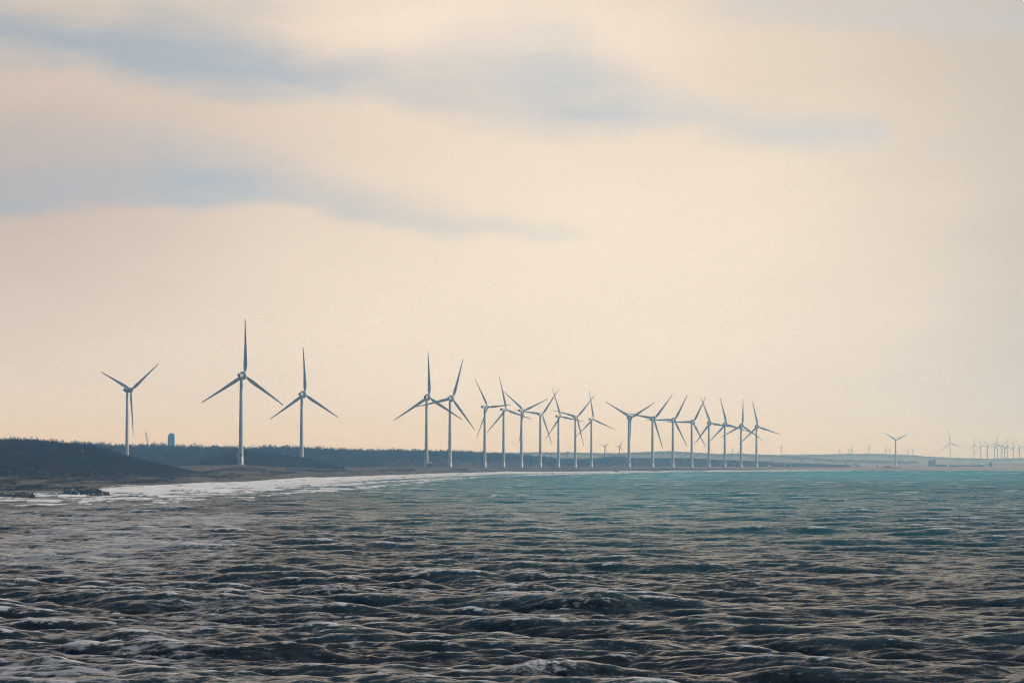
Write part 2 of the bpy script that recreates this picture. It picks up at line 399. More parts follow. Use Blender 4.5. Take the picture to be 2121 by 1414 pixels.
    for bx_, by_, bw, A_, fk, sl_ in [(1135,1392,250,1.25,1.1,.10),(1300,1345,210,.9,0,.05),(930,1168,120,1.3,1.0,-.1),(985,1140,90,1.2,1.2,0),(1230,1262,230,1.1,.5,.12),
        (1085,1225,170,1.0,1.0,.08),(700,1240,210,1.0,.8,.05),(860,1212,120,1.1,.4,0),(1300,1155,160,1.0,.1,0),(1540,1218,150,1.2,.5,.1),(840,1122,110,1.1,1.0,0),(470,1128,160,1.0,.8,.05),
        (190,1168,120,.9,.2,0),(560,1190,150,.9,.4,0),(210,1262,170,.9,.4,.1),(500,1268,170,.8,.6,0),(1880,1290,260,1.1,.1,.08),(2010,1395,220,1.2,.1,.1),(1650,1400,240,.8,0,0),
        (600,1352,260,.9,.1,-.05),(90,1400,220,.8,.1,.1),(340,1350,200,.7,.2,0),(1430,1300,200,.8,0,0),(1720,1180,190,.8,.1,0),(620,1068,90,.9,.7,0),(500,1060,70,.8,.6,0),(775,1078,60,.8,.9,0),
        (1078,1006,20,.5,1.3,0),(1024,1031,28,.6,1.3,0),(1215,1006,22,.5,1.3,0),(819,1010,36,.6,1.2,.2),(1315,988,14,.8,1.5,0),(1463,997,10,.5,1.4,0),(1563,995,12,.5,1.4,0),(1090,1064,26,.6,1.1,0),(1420,1066,50,.4,.9,0),
        (1345,984,12,.6,1.4,0),(960,993,26,.6,1.1,0),(1755,992,8,.5,1.3,0),(1900,1035,16,.4,.9,0)]:
        D_ = CH*F/(by_-HZ); x_ = wx(bx_, D_); wm = bw*.5/F*D_
        if D_ > 900: wm *= 1.0
        rr = np.where(np.abs(Ds-D_) < 14+D_*.02)[0]; r0, r1 = rr[0], rr[-1]+1
        sel = slice(r0, r1); ddx = X[sel]-x_; ddy = Y[sel]-D_
        wob = (fbm(ddx/2.2+bx_, ddy*0, 61, 3)-.47)*2.2
        dd = ddy-sl_*ddx-.05*ddx*ddx/wm-wob
        sf, sb_ = (1.3, 3.6) if D_ < 900 else (3.5, 8.0)
        prof_ = np.where(dd < 0, np.exp(-(dd/sf)**2), np.exp(-(dd/sb_)**2))*np.exp(-(ddx/wm)**2*1.3)*(.7+.6*fbm(ddx/1.6, ddy/1.6+by_, 63, 3))
        hx[sel] += A_*prof_
        if fk: 
            fm = np.where(dd < .2, np.exp(-((dd-.2)/(sf*.8))**2), np.exp(-((dd-.2)/.7)**2))*np.exp(-((ddx+.2*wm)/(wm*.75))**2)
            foam[sel] = np.maximum(foam[sel], fk*fm*(.72 if D_ < 900 else 1.2))
            hx[sel] += .45*fk*fm*(fbm(ddx/.3+7, ddy/.5+by_, 67, 4)-.3)*(D_ < 900)
    foam = np.clip(foam, 0, np.where(Y < 900, .85, 1.4))
    h = h+hx*np.where(Y < 900, .55, 1.0)/np.maximum(amp, .3)
    X2 = X-ox*CHOP*amp; Y2 = Y-oy*CHOP*amp; Z = h*amp
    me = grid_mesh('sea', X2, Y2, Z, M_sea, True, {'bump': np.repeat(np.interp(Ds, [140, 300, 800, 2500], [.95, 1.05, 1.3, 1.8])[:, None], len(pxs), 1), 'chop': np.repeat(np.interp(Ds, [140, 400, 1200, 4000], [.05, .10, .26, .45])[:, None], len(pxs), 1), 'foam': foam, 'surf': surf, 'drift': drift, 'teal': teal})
    return me, (foam > .05).mean(), X.size
me, ff, nv = build_sea()
print('sea verts', nv, 'foam frac', ff)
props(link('sea', me), kind='structure')

# ------------------------------------------------------------------ ground: beach, dune flat and the plain behind
GR = [ # px : [(D or 'S' ratio, py)]
 (-1500, [(1800, 992), (2100, 985), (3000, 972)]),
 (0, [(1450, 1002), (1800, 985), (2300, 973)]),
 (200, [(1500, 1001), (1880, 984), (2300, 973)]),
 (330, [(1750, 992), (2050, 979), (2500, 970)]),
 (400, [(1900, 985), (2150, 975), (2700, 963.5)]),
 (450, [(2000, 983), (2350, 971), (2600, 963.5)]),
 (499, [(2050, 982), (2420, 967.5), (2570, 962.3)]),
 (560, [(2050, 983), (2450, 971.5), (2650, 967)]),
 (640, [(2300, 980), (2650, 973), (2760, 970.8)]),
 (720, [(2500, 976), (2900, 970.5), (3100, 967.5)]),
 (883, [(2950, 975), (3150, 969), (3300, 966.8)]),
 (932, [(3100, 973.5), (3250, 968.5), (3370, 966.8)]),
 (1003, [(3420, 973), (3650, 969.3), (3850, 967.5)]),
 (1120, [(3700, 971.5), (4050, 969), (4400, 967.8)]),
 (1225, [(3800, 971), (4400, 968.9), (4800, 967.8)]),
 (1300, [(3800, 970.2), (3950, 968), (4400, 967)]),
 (1566, [(3950, 970.4), (4500, 968.4), (4900, 967.4)]),
 (1700, [(4000, 971), (4500, 969), (5000, 968)]),
 (2121, [(4000, 972), (4500, 970.5), (5200, 968.5)]),
 (4200, [(4000, 972), (4500, 970.5), (5200, 968.5)])]
def ground_z(px, D):
    """height of the ground sheet at arrays px, D"""
    sD = shoreD(px)
    kx = [g[0] for g in GR]
    c = [[np.interp(px, kx, [g[1][i][j] for g in GR]) for j in (0, 1)] for i in range(3)]
    zs = [wz(cc[1], cc[0]) for cc in c]
    pd = [sD*.9, sD, c[0][0], c[1][0], c[2][0], c[2][0]+1200, np.full_like(px, 15200.)]
    pz = [np.full_like(px, -2.2), np.zeros_like(px), zs[0], zs[1], zs[2], zs[2]*.6+.8, np.full_like(px, 3.)]
    z = pz[0].copy()
    for i in range(len(pd)-1):
        t = np.clip((D-pd[i])/np.maximum(pd[i+1]-pd[i], 1), 0, 1)
        z = np.where(D >= pd[i], pz[i]*(1-t)+pz[i+1]*t, z)
    return z
def gz(px, D): return float(ground_z(np.array([float(px)]), np.array([float(D)]))[0])
pxs = np.concatenate([np.linspace(-2600, -150, 50)[:-1], np.arange(-150, 2280, 5), np.linspace(2280, 4700, 50)[1:]])
sD = shoreD(pxs)
tt = np.concatenate([np.linspace(0, 1, 170)**1.0*.62, .62+np.linspace(0, 1, 70)[1:]**2*.38])
Ymat = sD[None, :]*.92+(tt[:, None]**1.6)*(15100-sD[None, :]*.92)
PX = np.repeat(pxs[None, :], len(tt), 0)
Zm = ground_z(PX, Ymat); Xm = (PX-1060.5)/F*Ymat
Zm = Zm+(fbm(Xm/14, Ymat/35, 21, 4)-.47)*1.1*np.clip((Ymat/sD[None, :]-1.03)/.12, 0, 1)*np.clip((8000-Ymat)/3000, 0, 1)
wet = np.clip(1-(Ymat/sD[None, :]-1)/.035, 0, 1)*np.clip((1700-PX)/300, 0, 1)
sand_haze = np.clip((PX-1200)/600, 0, 1)*np.clip((9500-Ymat)/1500, 0, 1)*(.6+.8*fbm(Xm/60, Ymat/400, 71, 3))  # pale beach sand, carried on over the plain as painted haze
props(link('ground', grid_mesh('ground', Xm, Ymat, Zm, M_ground, True, {'wet': wet, 'sand_haze': np.clip(sand_haze, 0, 1)})), kind='structure')

# ------------------------------------------------------------------ vegetation templates
def leaf_cloud(n, prof, seed, size, wide=1.0):
    """n small triangles spread in a crown of unit height; prof(z)->radius"""
    r = np.random.default_rng(seed); z = r.random(n)**.8; rad = np.array([prof(t) for t in z])*wide
    ang = r.random(n)*2*np.pi; q = np.sqrt(r.random(n)*.75+.25)
    cx = np.stack([np.cos(ang)*rad*q, np.sin(ang)*rad*q, z], -1)
    t = cx[:, None, :]+r.normal(size=(n, 3, 3))*size*(1-.55*z)[:, None, None]
    return t
conif = [leaf_cloud(44, lambda z: .24*(1-z)**.7+.03, s, .095, 1+.2*(s % 3)) for s in range(5)]
bushy = [leaf_cloud(44, lambda z: .5*math.sqrt(max(0, 1-(2*z-.9)**2*.9))+.05, 50+s, .13) for s in range(5)]
def scatter(name, label, cat, mats, pts, hts, tmpl, widths):
    """one mass of vegetation: pts (n,3)"""
    n = len(pts); idx = rng.integers(0, len(tmpl), n); ang = rng.random(n)*6.283
    blocks = []
    for k in range(len(tmpl)):
        s = np.where(idx == k)[0]
        if len(s) == 0: continue
        T_ = tmpl[k][None]; c_, s_ = np.cos(ang[s])[:, None, None], np.sin(ang[s])[:, None, None]
        x = (T_[..., 0]*c_-T_[..., 1]*s_)*widths[s][:, None, None]; y = (T_[..., 0]*s_+T_[..., 1]*c_)*widths[s][:, None, None]
        z = T_[..., 2]*hts[s][:, None, None]
        b = np.stack([x, y, z], -1)+pts[s][:, None, None, :]
        blocks.append(b.reshape(-1, 3, 3))
    me = tri_mesh(name, np.concatenate(blocks), mats)
    return props(link(name, me), label, cat, kind='stuff')
def hill(name, px0, px1, foot, crest, back, material, sub=4.0, seed=0, rough=.8, pw=.8, toe=0.6):
    """foot/crest: lists (px, D, py); returns a sampler of the surface"""
    px = np.arange(px0, px1+sub, sub)
    fd = np.interp(px, [f[0] for f in foot], [f[1] for f in foot]); cd = np.interp(px, [f[0] for f in crest], [f[1] for f in crest])
    cy = np.interp(px, [f[0] for f in crest], [f[2] for f in crest])
    fz = ground_z(px, fd)-toe; cz = wz(cy, cd)
    ts = np.concatenate([np.linspace(0, 1, 40), 1+np.linspace(0, 1, 10)[1:]])
    def surf(pxq, t):
        f_d, c_d, f_z, c_z = (np.interp(pxq, px, v) for v in (fd, cd, fz, cz))
        D = np.where(t <= 1, f_d+(c_d-f_d)*t, c_d+(t-1)*back)
        tc = np.clip(t, 0, 1)
        z = f_z+(c_z-f_z)*np.sin(tc*np.pi/2)**pw
        z = np.where(t > 1, c_z-(t-1)**1.5*(c_z-f_z+3), z)
        X = (pxq-1060.5)/F*D
        z = z+(fbm(X/25, D/40, seed, 4)-.47)*rough*2*np.clip(tc*4, 0, 1)*np.clip((c_z-f_z)/4, 0, 1)*(1-.8*tc)
        return X, D, z
    A, B = np.meshgrid(px, ts); X, Y, Z = surf(A, B)
    props(link(name, grid_mesh(name, X, Y, Z, material)), kind='structure')
    return surf

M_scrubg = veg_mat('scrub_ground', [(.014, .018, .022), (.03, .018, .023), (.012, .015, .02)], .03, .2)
M_fargr = veg_mat('haze_paled_ground', [(.23, .28, .30), (.27, .29, .29), (.19, .24, .27)], .01, .05)  # far ridges lightened in colour to stand for haze

# near hill at the left
near = hill('near_hill', -900, 402,
  [(-900,1700,0),(0,1740,0),(140,1800,0),(260,1850,0),(330,1950,0),(402,2080,0)],
  [(-900,2000,935),(-150,2000,916),(0,2010,916.5),(60,2020,917),(110,2040,921),(160,2060,926.5),(200,2080,931.5),(219,2080,937),(247,2090,945),(270,2095,951),(300,2110,958.5),(345,2130,966),(380,2160,972),(402,2180,976)],
  300, M_scrubg, seed=1, rough=1.0)
def plant(surf, n, a, b, tpow, hmin, hmax, fade=None):
    px = a+rng.random(n)*(b-a); t = rng.random(n)**tpow*1.06
    X, Y, Z = surf(px, t); h = hmin+(hmax-hmin)*rng.random(n)**2
    if fade is not None: h = h*np.interp(px, *fade)
    return np.stack([X, Y, Z-.1*h], -1), h, px, t
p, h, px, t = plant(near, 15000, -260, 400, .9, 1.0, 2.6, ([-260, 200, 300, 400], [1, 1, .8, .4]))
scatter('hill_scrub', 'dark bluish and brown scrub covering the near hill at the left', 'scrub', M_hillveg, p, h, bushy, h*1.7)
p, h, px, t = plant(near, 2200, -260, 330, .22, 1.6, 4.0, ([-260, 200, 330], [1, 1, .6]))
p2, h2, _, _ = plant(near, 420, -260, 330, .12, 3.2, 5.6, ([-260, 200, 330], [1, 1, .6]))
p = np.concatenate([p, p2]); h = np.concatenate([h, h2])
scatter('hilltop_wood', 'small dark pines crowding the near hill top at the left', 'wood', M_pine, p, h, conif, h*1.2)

# rising scrub slope and wood behind the nearest turbines
midw = hill('wooded_slope', 150, 800,
  [(150,3350,0),(400,3050,0),(470,2900,0),(560,3080,0),(640,3250,0),(800,3450,0)],
  [(150,3700,925),(200,3700,927),(257,3700,931),(300,3700,929.5),(375,3700,932),(443,3700,933),(506,3750,936),(558,3800,933),(651,3850,935),(687,3900,937.5),(760,4000,940),(800,4050,941)],
  500, M_scrubg, seed=3, rough=1.2, pw=1.1)
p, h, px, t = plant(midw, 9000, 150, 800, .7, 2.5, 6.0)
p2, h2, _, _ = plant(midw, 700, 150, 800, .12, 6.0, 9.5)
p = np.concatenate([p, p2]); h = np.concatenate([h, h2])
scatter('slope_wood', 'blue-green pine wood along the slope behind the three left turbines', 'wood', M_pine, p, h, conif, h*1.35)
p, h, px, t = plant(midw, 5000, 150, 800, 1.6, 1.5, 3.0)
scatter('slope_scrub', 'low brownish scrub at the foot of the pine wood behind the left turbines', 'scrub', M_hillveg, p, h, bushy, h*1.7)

# bush mound right of the tallest turbine
mound = hill('scrub_mound', 420, 715,
  [(420,2750,0),(499,2680,0),(574,2700,0),(642,2780,0),(715,2880,0)],
  [(420,2880,958),(470,2850,947),(510,2820,941),(545,2840,944),(590,2860,948),(625,2880,951),(665,2900,959),(698,2930,966.5),(715,2960,969)],
  120, M_scrubg, seed=5, rough=1.0, pw=.7)
p, h, px, t = plant(mound, 5200, 420, 712, .8, 1.2, 3.0, ([420, 500, 560, 640, 712], [1.2, 1.5, 1.1, .9, .5]))
scatter('mound_scrub', 'dark scrub on the low mound right of the tallest turbine', 'scrub', M_hillveg, p, h, bushy, h*1.5)
p, h, px, t = plant(mound, 260, 455, 575, .5, 3.0, 6.0)
scatter('mound_pines', 'clump of dark pines right behind the tallest turbine tower', 'wood', M_pine, p, h, conif, h*1.3)

# long dark wood behind the row of turbines
longw = hill('long_wooded_bank', 640, 1760,
  [(640,3560,0),(800,3560,0),(932,3700,0),(1003,4150,0),(1225,5050,0),(1760,5300,0)],
  [(640,3900,940),(760,4000,940.5),(816,4100,938.5),(873,4150,939.5),(936,4250,940.5),(1031,4600,943.5),(1077,4900,947.5),(1122,5100,950.5),(1167,5300,955),(1224,5500,954.5),(1259,5500,950.5),(1428,5600,950.5),(1485,5700,953),(1600,5800,957),(1700,5850,960),(1760,5900,962)],
  400, M_scrubg, seed=7, rough=1.2, pw=.6)
p, h, px, t = plant(longw, 14000, 640, 1600, .75, 2.5, 6.0, ([640, 1200, 1260, 1500, 1600], [1, 1, .7, .5, .3]))
p2, h2, _, _ = plant(longw, 800, 640, 1300, .12, 5.0, 8.5)
p = np.concatenate([p, p2]); h = np.concatenate([h, h2])
scatter('long_wood', 'dense blue pine wood behind the central row of turbines', 'wood', M_pine, p, h, conif, h*1.4)

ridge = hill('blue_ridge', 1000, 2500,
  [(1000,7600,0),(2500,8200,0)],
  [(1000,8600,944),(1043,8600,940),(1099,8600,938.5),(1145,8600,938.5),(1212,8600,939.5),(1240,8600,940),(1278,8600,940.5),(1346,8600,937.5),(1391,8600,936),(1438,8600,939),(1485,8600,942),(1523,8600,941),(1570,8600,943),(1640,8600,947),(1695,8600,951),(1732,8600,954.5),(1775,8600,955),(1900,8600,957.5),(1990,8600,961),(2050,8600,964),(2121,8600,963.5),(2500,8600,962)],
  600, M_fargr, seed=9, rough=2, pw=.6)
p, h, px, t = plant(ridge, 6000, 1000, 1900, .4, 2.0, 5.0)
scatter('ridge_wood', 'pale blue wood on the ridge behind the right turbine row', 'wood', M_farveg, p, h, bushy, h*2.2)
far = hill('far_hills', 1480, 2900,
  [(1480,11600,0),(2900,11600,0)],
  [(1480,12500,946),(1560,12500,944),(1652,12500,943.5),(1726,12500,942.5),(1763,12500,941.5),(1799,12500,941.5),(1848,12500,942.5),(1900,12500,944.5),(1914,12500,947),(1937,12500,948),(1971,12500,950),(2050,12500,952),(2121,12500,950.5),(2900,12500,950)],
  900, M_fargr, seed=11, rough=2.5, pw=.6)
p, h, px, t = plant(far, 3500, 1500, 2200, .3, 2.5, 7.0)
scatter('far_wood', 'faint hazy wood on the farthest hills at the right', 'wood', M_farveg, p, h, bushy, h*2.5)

# dune grass and low shrubs on the beach flat
n = 9000; px = rng.uniform(-120, 860, n); sd_ = shoreD(px); u = rng.random(n)
footD = np.interp(px, [-120, 0, 260, 400, 500, 640, 860], [1730, 1740, 1850, 2100, 2450, 2650, 3150])
D = sd_*1.07+(footD-sd_*1.07)*u; X = (px-1060.5)/F*D
keep = fbm(X/16+50, D/70, 41, 4) > .49
px, D, X = px[keep], D[keep], X[keep]; h = .35+.9*rng.random(len(px))**2
scatter('dune_grass', 'dark tufts of dune grass and low shrub over the brown beach flat', 'grass', M_hillveg, np.stack([X, D, ground_z(px, D)-.1], -1), h, bushy, h*3.2)

# single pines that stand above the wood
crown_me = [tri_mesh('pine_crown', leaf_cloud(150, lambda z: .26*(1-z)**.7+.04, 90+s, .05)*np.array([1, 1, .8])+np.array([0, 0, .2]), M_pine) for s in range(3)]
bm = bmesh.new(); add_bar(bm, (0, 0, 0), (0, 0, .9), .022, .008, 7); trunk_me = bm_mesh('pine_trunk', bm, M_wood)
for i, (px, py) in enumerate([(247,923),(268,919.5),(271,921),(281,921),(284,923),(294,919.5),(301,923),(317,927),(372,925),(378,923.5),(388,923),(401,926),(441,924),(456,926),(480,928),(520,927),(545,926.5),(563,926)]):
    D = 3690; X, Y, Z = (float(v) for v in midw(np.array([float(px)]), np.array([.98])))
    top = wz(py, Y); hh = top-Z+.6
    o = empty('pine_tree', (X, Y, Z-.6), 'taller pine standing up out of the wood behind the left turbines', 'tree', 'taller pines on the wooded skyline', rz=i*1.3)
    link('trunk', trunk_me, o, scale=(hh,)*3); link('crown', crown_me[i % 3], o, scale=(hh*.85, hh*.85, hh))

# ------------------------------------------------------------------ wind turbines
def blade_mesh(name, slim=1.0, bend=2.4):
    """unit: 50 m rotor radius; root on axis, runs along +Z, chord across X, flap along Y"""
    bm = bmesh.new(); rings = []
    st = [(1.2,1.0,1.0,0),(3.0,1.05,.98,0),(5.5,1.45,.72,12),(9.0,1.85,.42,14),(13,1.75,.30,11),(20,1.42,.24,7),(28,1.12,.19,4),(36,.84,.15,2),(43,.58,.12,1),(48,.46,.12,0),(49.7,.30,.1,0)]
    for z, ch, th, tw in st:
        ch *= slim; rg = []
        y0 = -bend*(z/50)**2.0; x0 = .0 if z < 4 else -.25*ch
        for i in range(12):
            a_ = 2*math.pi*i/12; x = math.cos(a_)*ch; y = math.sin(a_)*ch*th*(1.0 if z < 4 else .5*(1+.7*math.cos(a_)))
            c_, s_ = math.cos(R(tw)), math.sin(R(tw))
            rg.append(bm.verts.new((x*c_-y*s_-x0, x*s_+y*c_+y0, z)))
        rings.append(rg)
    for A, B in zip(rings, rings[1:]):
        for i in range(12): bm.faces.new((A[i], A[(i+1) % 12], B[(i+1) % 12], B[i]))
    bm.faces.new(rings[0]); bm.faces.new(rings[-1])
    return bm_mesh(name, bm, M_blade, True)
BL = blade_mesh('blade', .92); BL_thin = blade_mesh('blade_thin', .8, 1.6); BL_str = blade_mesh('blade_straight', .9, .3)
RY = Matrix.Rotation(-math.pi/2, 4, 'X')          # lathe Z -> +Y
# wide-generator type
bm = bmesh.new(); add_box(bm, 0, -1.2, 0, 3.1, 5.6, 3.0, .25); ME_box = bm_mesh('nacelle_box', bm, M_nac)
bm = bmesh.new(); add_box(bm, 0, -4.04, -.1, 2.6, .12, 2.3); 
for i in range(4): add_box(bm, 0, -4.12, -.95+i*.57, 2.5, .1, .12)
ME_grille = bm_mesh('rear_grille', bm, M_dark)
bm = bmesh.new(); add_lathe(bm, [(1.2,1.4),(3.3,1.7),(3.75,2.1),(3.85,2.5),(3.85,3.6),(3.6,4.0),(1.8,4.3)], 40, RY); ME_gen = bm_mesh('generator_ring', bm, M_nac, True)
bm = bmesh.new(); add_lathe(bm, [(1.75,4.2),(1.9,4.6),(1.95,6.2),(1.6,7.2),(.9,7.9),(.2,8.1)], 28, RY); ME_hub = bm_mesh('rotor_hub', bm, M_nac, True)
bm = bmesh.new(); add_bar(bm, (-.7,-2.6,1.5), (-.7,-2.6,3.3), .06); add_bar(bm, (.7,-2.6,1.5), (.7,-2.6,3.0), .06); add_bar(bm, (-.95,-2.6,1.75), (.95,-2.6,1.75), .09); ME_mast = bm_mesh('wind_sensor', bm, M_steel)
# long-box type
bm = bmesh.new(); add_box(bm, 0, -.6, .1, 3.5, 10.2, 3.5, .5); ME_long = bm_mesh('nacelle_long', bm, M_nac)
bm = bmesh.new(); add_box(bm, 0, -5.74, .1, 2.7, .12, 2.5); ME_grille2 = bm_mesh('rear_grille_long', bm, M_dark)
bm = bmesh.new(); add_lathe(bm, [(1.3,4.4),(1.75,4.7),(1.85,6.2),(1.4,7.2),(.6,7.8),(.1,7.9)], 28, RY); ME_hub2 = bm_mesh('rotor_hub_small', bm, M_nac, True)
# egg type
bm = bmesh.new(); add_lathe(bm, [(.15,-6.2),(1.2,-5.6),(2.1,-4.2),(2.75,-2.0),(3.0,.3),(3.0,2.6),(2.7,4.6)], 32, RY); ME_egg = bm_mesh('nacelle_egg', bm, M_soil, True)
bm = bmesh.new(); add_lathe(bm, [(2.6,4.7),(2.75,5.2),(2.7,6.8),(2.0,8.0),(1.0,8.7),(.2,8.9)], 28, RY); ME_hub3 = bm_mesh('rotor_hub_wide', bm, M_soil, True)
KIND = dict(ring=(ME_box, ME_hub, 5.4, BL), long=(ME_long, ME_hub2, 5.6, BL_thin), egg=(ME_egg, ME_hub3, 6.0, BL_str))
M_far = mat('far_turbine_paint', (.2, .24, .28), .5)
bm = bmesh.new(); add_box(bm, 0, 0, 0, 1, 1, 1); ME_cube = bm_mesh('service_box', bm, M_conc)
def turbine(px, hubx, huby, Rpx, c, ph, hubm, label, group, kind='ring', D=None, ground=None, extras=(), wide=1.0):
    D = D or 0
    psi = math.acos(c); K = KIND[kind]
    axis = Vector((math.sin(psi), math.cos(psi), 0))
    X = wx(px, D); base = gz(px, D)-.3 if ground is None else ground
    zh = wz(huby, D); s = 1.0
    hgt = zh-base
    o = empty('wind_turbine', (X, D, base), label, 'wind turbine', group)
    bm = bmesh.new(); r0, r1 = 2.25*wide, 1.32*wide
    prof = [(r0*1.28, 0), (r0*1.28, .9), (r0, 1.0)]+[(r0+(r1-r0)*t_, 1.0+(hgt-2.8)*t_) for t_ in np.linspace(.0, 1, 9)[1:]]+[(r1*1.1, hgt-1.75), (r1*1.1, hgt-1.3)]
    add_lathe(bm, prof, 32); tw = link('tower', bm_mesh('tower', bm, M_white, True), o)
    bm = bmesh.new(); add_lathe(bm, [(r0*1.5, -1.0), (r0*1.5, .5), (r0*1.4, .6)], 24); link('foundation', bm_mesh('foundation', bm, M_conc), o)
    nac = link('nacelle', K[0], o, (0, 0, hgt), (0, 0, -psi))
    if kind == 'ring':
        link('rear_grille', ME_grille, nac); link('generator_ring', ME_gen, nac); link('wind_sensor', ME_mast, nac)
    elif kind == 'long': link('rear_grille', ME_grille2, nac)
    else: link('wind_sensor', ME_mast, nac, (0, 1.0, 1.1))
    hub = link('rotor_hub', K[1], o, (0, 0, hgt), (0, 0, -psi))
    Rm = Rpx/F*D; sb = Rm/49.7
    for i in range(3):
        th = R(ph+120*i)
        M_ = Matrix.Translation((0, K[2], 0)) @ Matrix.Rotation(math.pi/2-th, 4, 'Y') @ Matrix.Diagonal((max(sb, .9)*1.1, max(sb, .9), sb, 1))
        b = link('blade', K[3], hub); b.matrix_local = M_
    for ex in extras:
        if ex == 'door':
            bm = bmesh.new(); add_box(bm, .1, -r0-.02, 4.2, 1.5, .5, 3.2); add_box(bm, .1, -r0-.9, 2.3, 2.4, 2.0, .2)
            for k in range(5): add_box(bm, .9, -r0-2.0-.5*k, 2.0-.45*k, 1.2, .5, .12)
            add_bar(bm, (-1.0, -r0-1.8, .6), (-1.0, -r0-1.8, 3.4), .08); add_bar(bm, (1.3, -r0-1.8, .6), (1.3, -r0-1.8, 3.4), .08); add_bar(bm, (-1.0, -r0-1.8, 3.4), (1.3, -r0-1.8, 3.4), .07)
            link('door', bm_mesh('door', bm, M_steel), tw)
            bm = bmesh.new(); add_box(bm, -.1, -r0+.04, 9.0, 1.7, .5, 3.0, .1); link('vent', bm_mesh('vent', bm, M_dark), tw)
        if ex == 'left': 
            bm = bmesh.new(); add_box(bm, -r0-.9, 0, 9.0, 1.5, 2.0, 4.6, .15); add_bar(bm, (-r0-.9, 0, 0), (-r0-.9, 0, 7), .12); link('cabinet', bm_mesh('cabinet', bm, M_nac), tw)
        if ex == 'right':
            bm = bmesh.new(); add_box(bm, r0+.7, 0, 7.0, 1.2, 1.8, 3.2, .15); add_bar(bm, (r0+.7, 0, 0), (r0+.7, 0, 6), .12); link('cabinet', bm_mesh('cabinet', bm, M_nac), tw)
    return o
G1 = 'wind turbines along the shore'
turbine(263.5, 272.3, 807.5, 93, .82, 35, 80, 'leftmost turbine with dark egg-shaped nacelle, tower rising behind the near hill', G1, 'egg', D=3300)
turbine(499.5, 504.7, 777.5, 117, .88, 88, 80, 'tallest white turbine, on the bare dune with a dark door at its foot', G1, D=2609, extras=('door', 'left'))
turbine(625, 632, 816.5, 99, .86, 91, 80, 'turbine whose foot hides behind the scrub mound, right of the tallest one', G1, D=3000)
turbine(883.5, 888.2, 822.3, 94, .88, 90, 80, 'turbine with a small brown hut at its foot, upper blade almost upright', G1, D=3315, extras=('right',))
turbine(932, 938, 825, 87, .86, 71, 80, 'turbine with upper blade leaning right and one blade crossing its left neighbour', G1, D=3380, extras=('right',))
side = [(1004,1003,842.6,73,.68,3,3846,'turbine with the red machine at its foot and one blade pointing level right'),
 (1043,1047.9,848,72,.78,103.5,4016,'turbine behind the low pale wall, first one right of the red machine'),
 (1080,1086,850,67,.82,21,4067,'turbine second to the right of the red machine, two blades in a wide V'),
 (1119,1124.2,858,67,.84,52,4345,'turbine with box nacelle third to the right of the red machine'),
 (1156.5,1160,862,64,.76,110,4528,'turbine with box nacelle fourth to the right of the red machine'),
 (1191.5,1196.3,863.5,63,.84,46,4571,'turbine with box nacelle fifth to the right of the red machine'),
 (1224.7,1229,868,60,.78,99,4800,'last box-nacelle turbine, just left of the gap with two small far turbines')]
for px, hx, hy, rp, c_, ph, D, lb in side:
    turbine(px, hx, hy, rp, c_, ph, 80, lb, G1, 'long', D=D)
grp2 = [(1302.5,1306.7,865,66,.88,29,'first turbine right of the gap, two blades raised in a V and one straight down'),
 (1351.3,1354.1,867.2,65,.88,49,'second turbine right of the gap, left blade crossing its neighbour'),
 (1393.5,1396.2,870,62,.88,59.5,'third turbine right of the gap, left blade level'),
 (1432.5,1434.9,874,60,.88,60,'fourth turbine right of the gap, right blade tip meeting the next one’s blade'),
 (1468,1470.7,876,58,.88,111,'fifth turbine right of the gap, upper blade leaning left'),
 (1501,1504,878,58,.86,103.5,'sixth turbine right of the gap'),
 (1534.5,1537.4,881,56,.88,87,'second turbine from the right end of the shore row, upper blade upright'),
 (1566.5,1569,883,55,.88,102,'last turbine at the right end of the shore row, one blade stretching right')]
for px, hx, hy, rp, c_, ph, lb in grp2:
    D = F*68/(968-hy)
    turbine(px, hx, hy, rp, c_, ph, 68, lb, G1, 'ring', D=D, extras=('right',), wide=1.0)
turbine(1854.6, 1855.8, 911, 29, .97, 28, 58, 'lone distant turbine beside the white tent building', 'distant wind turbines', 'long', D=6770)
turbine(1967.3, 1968, 917, 28, .94, 99, 90, 'distant turbine standing alone left of the hazy cluster at the right edge', 'distant wind turbines', 'long', D=13200)
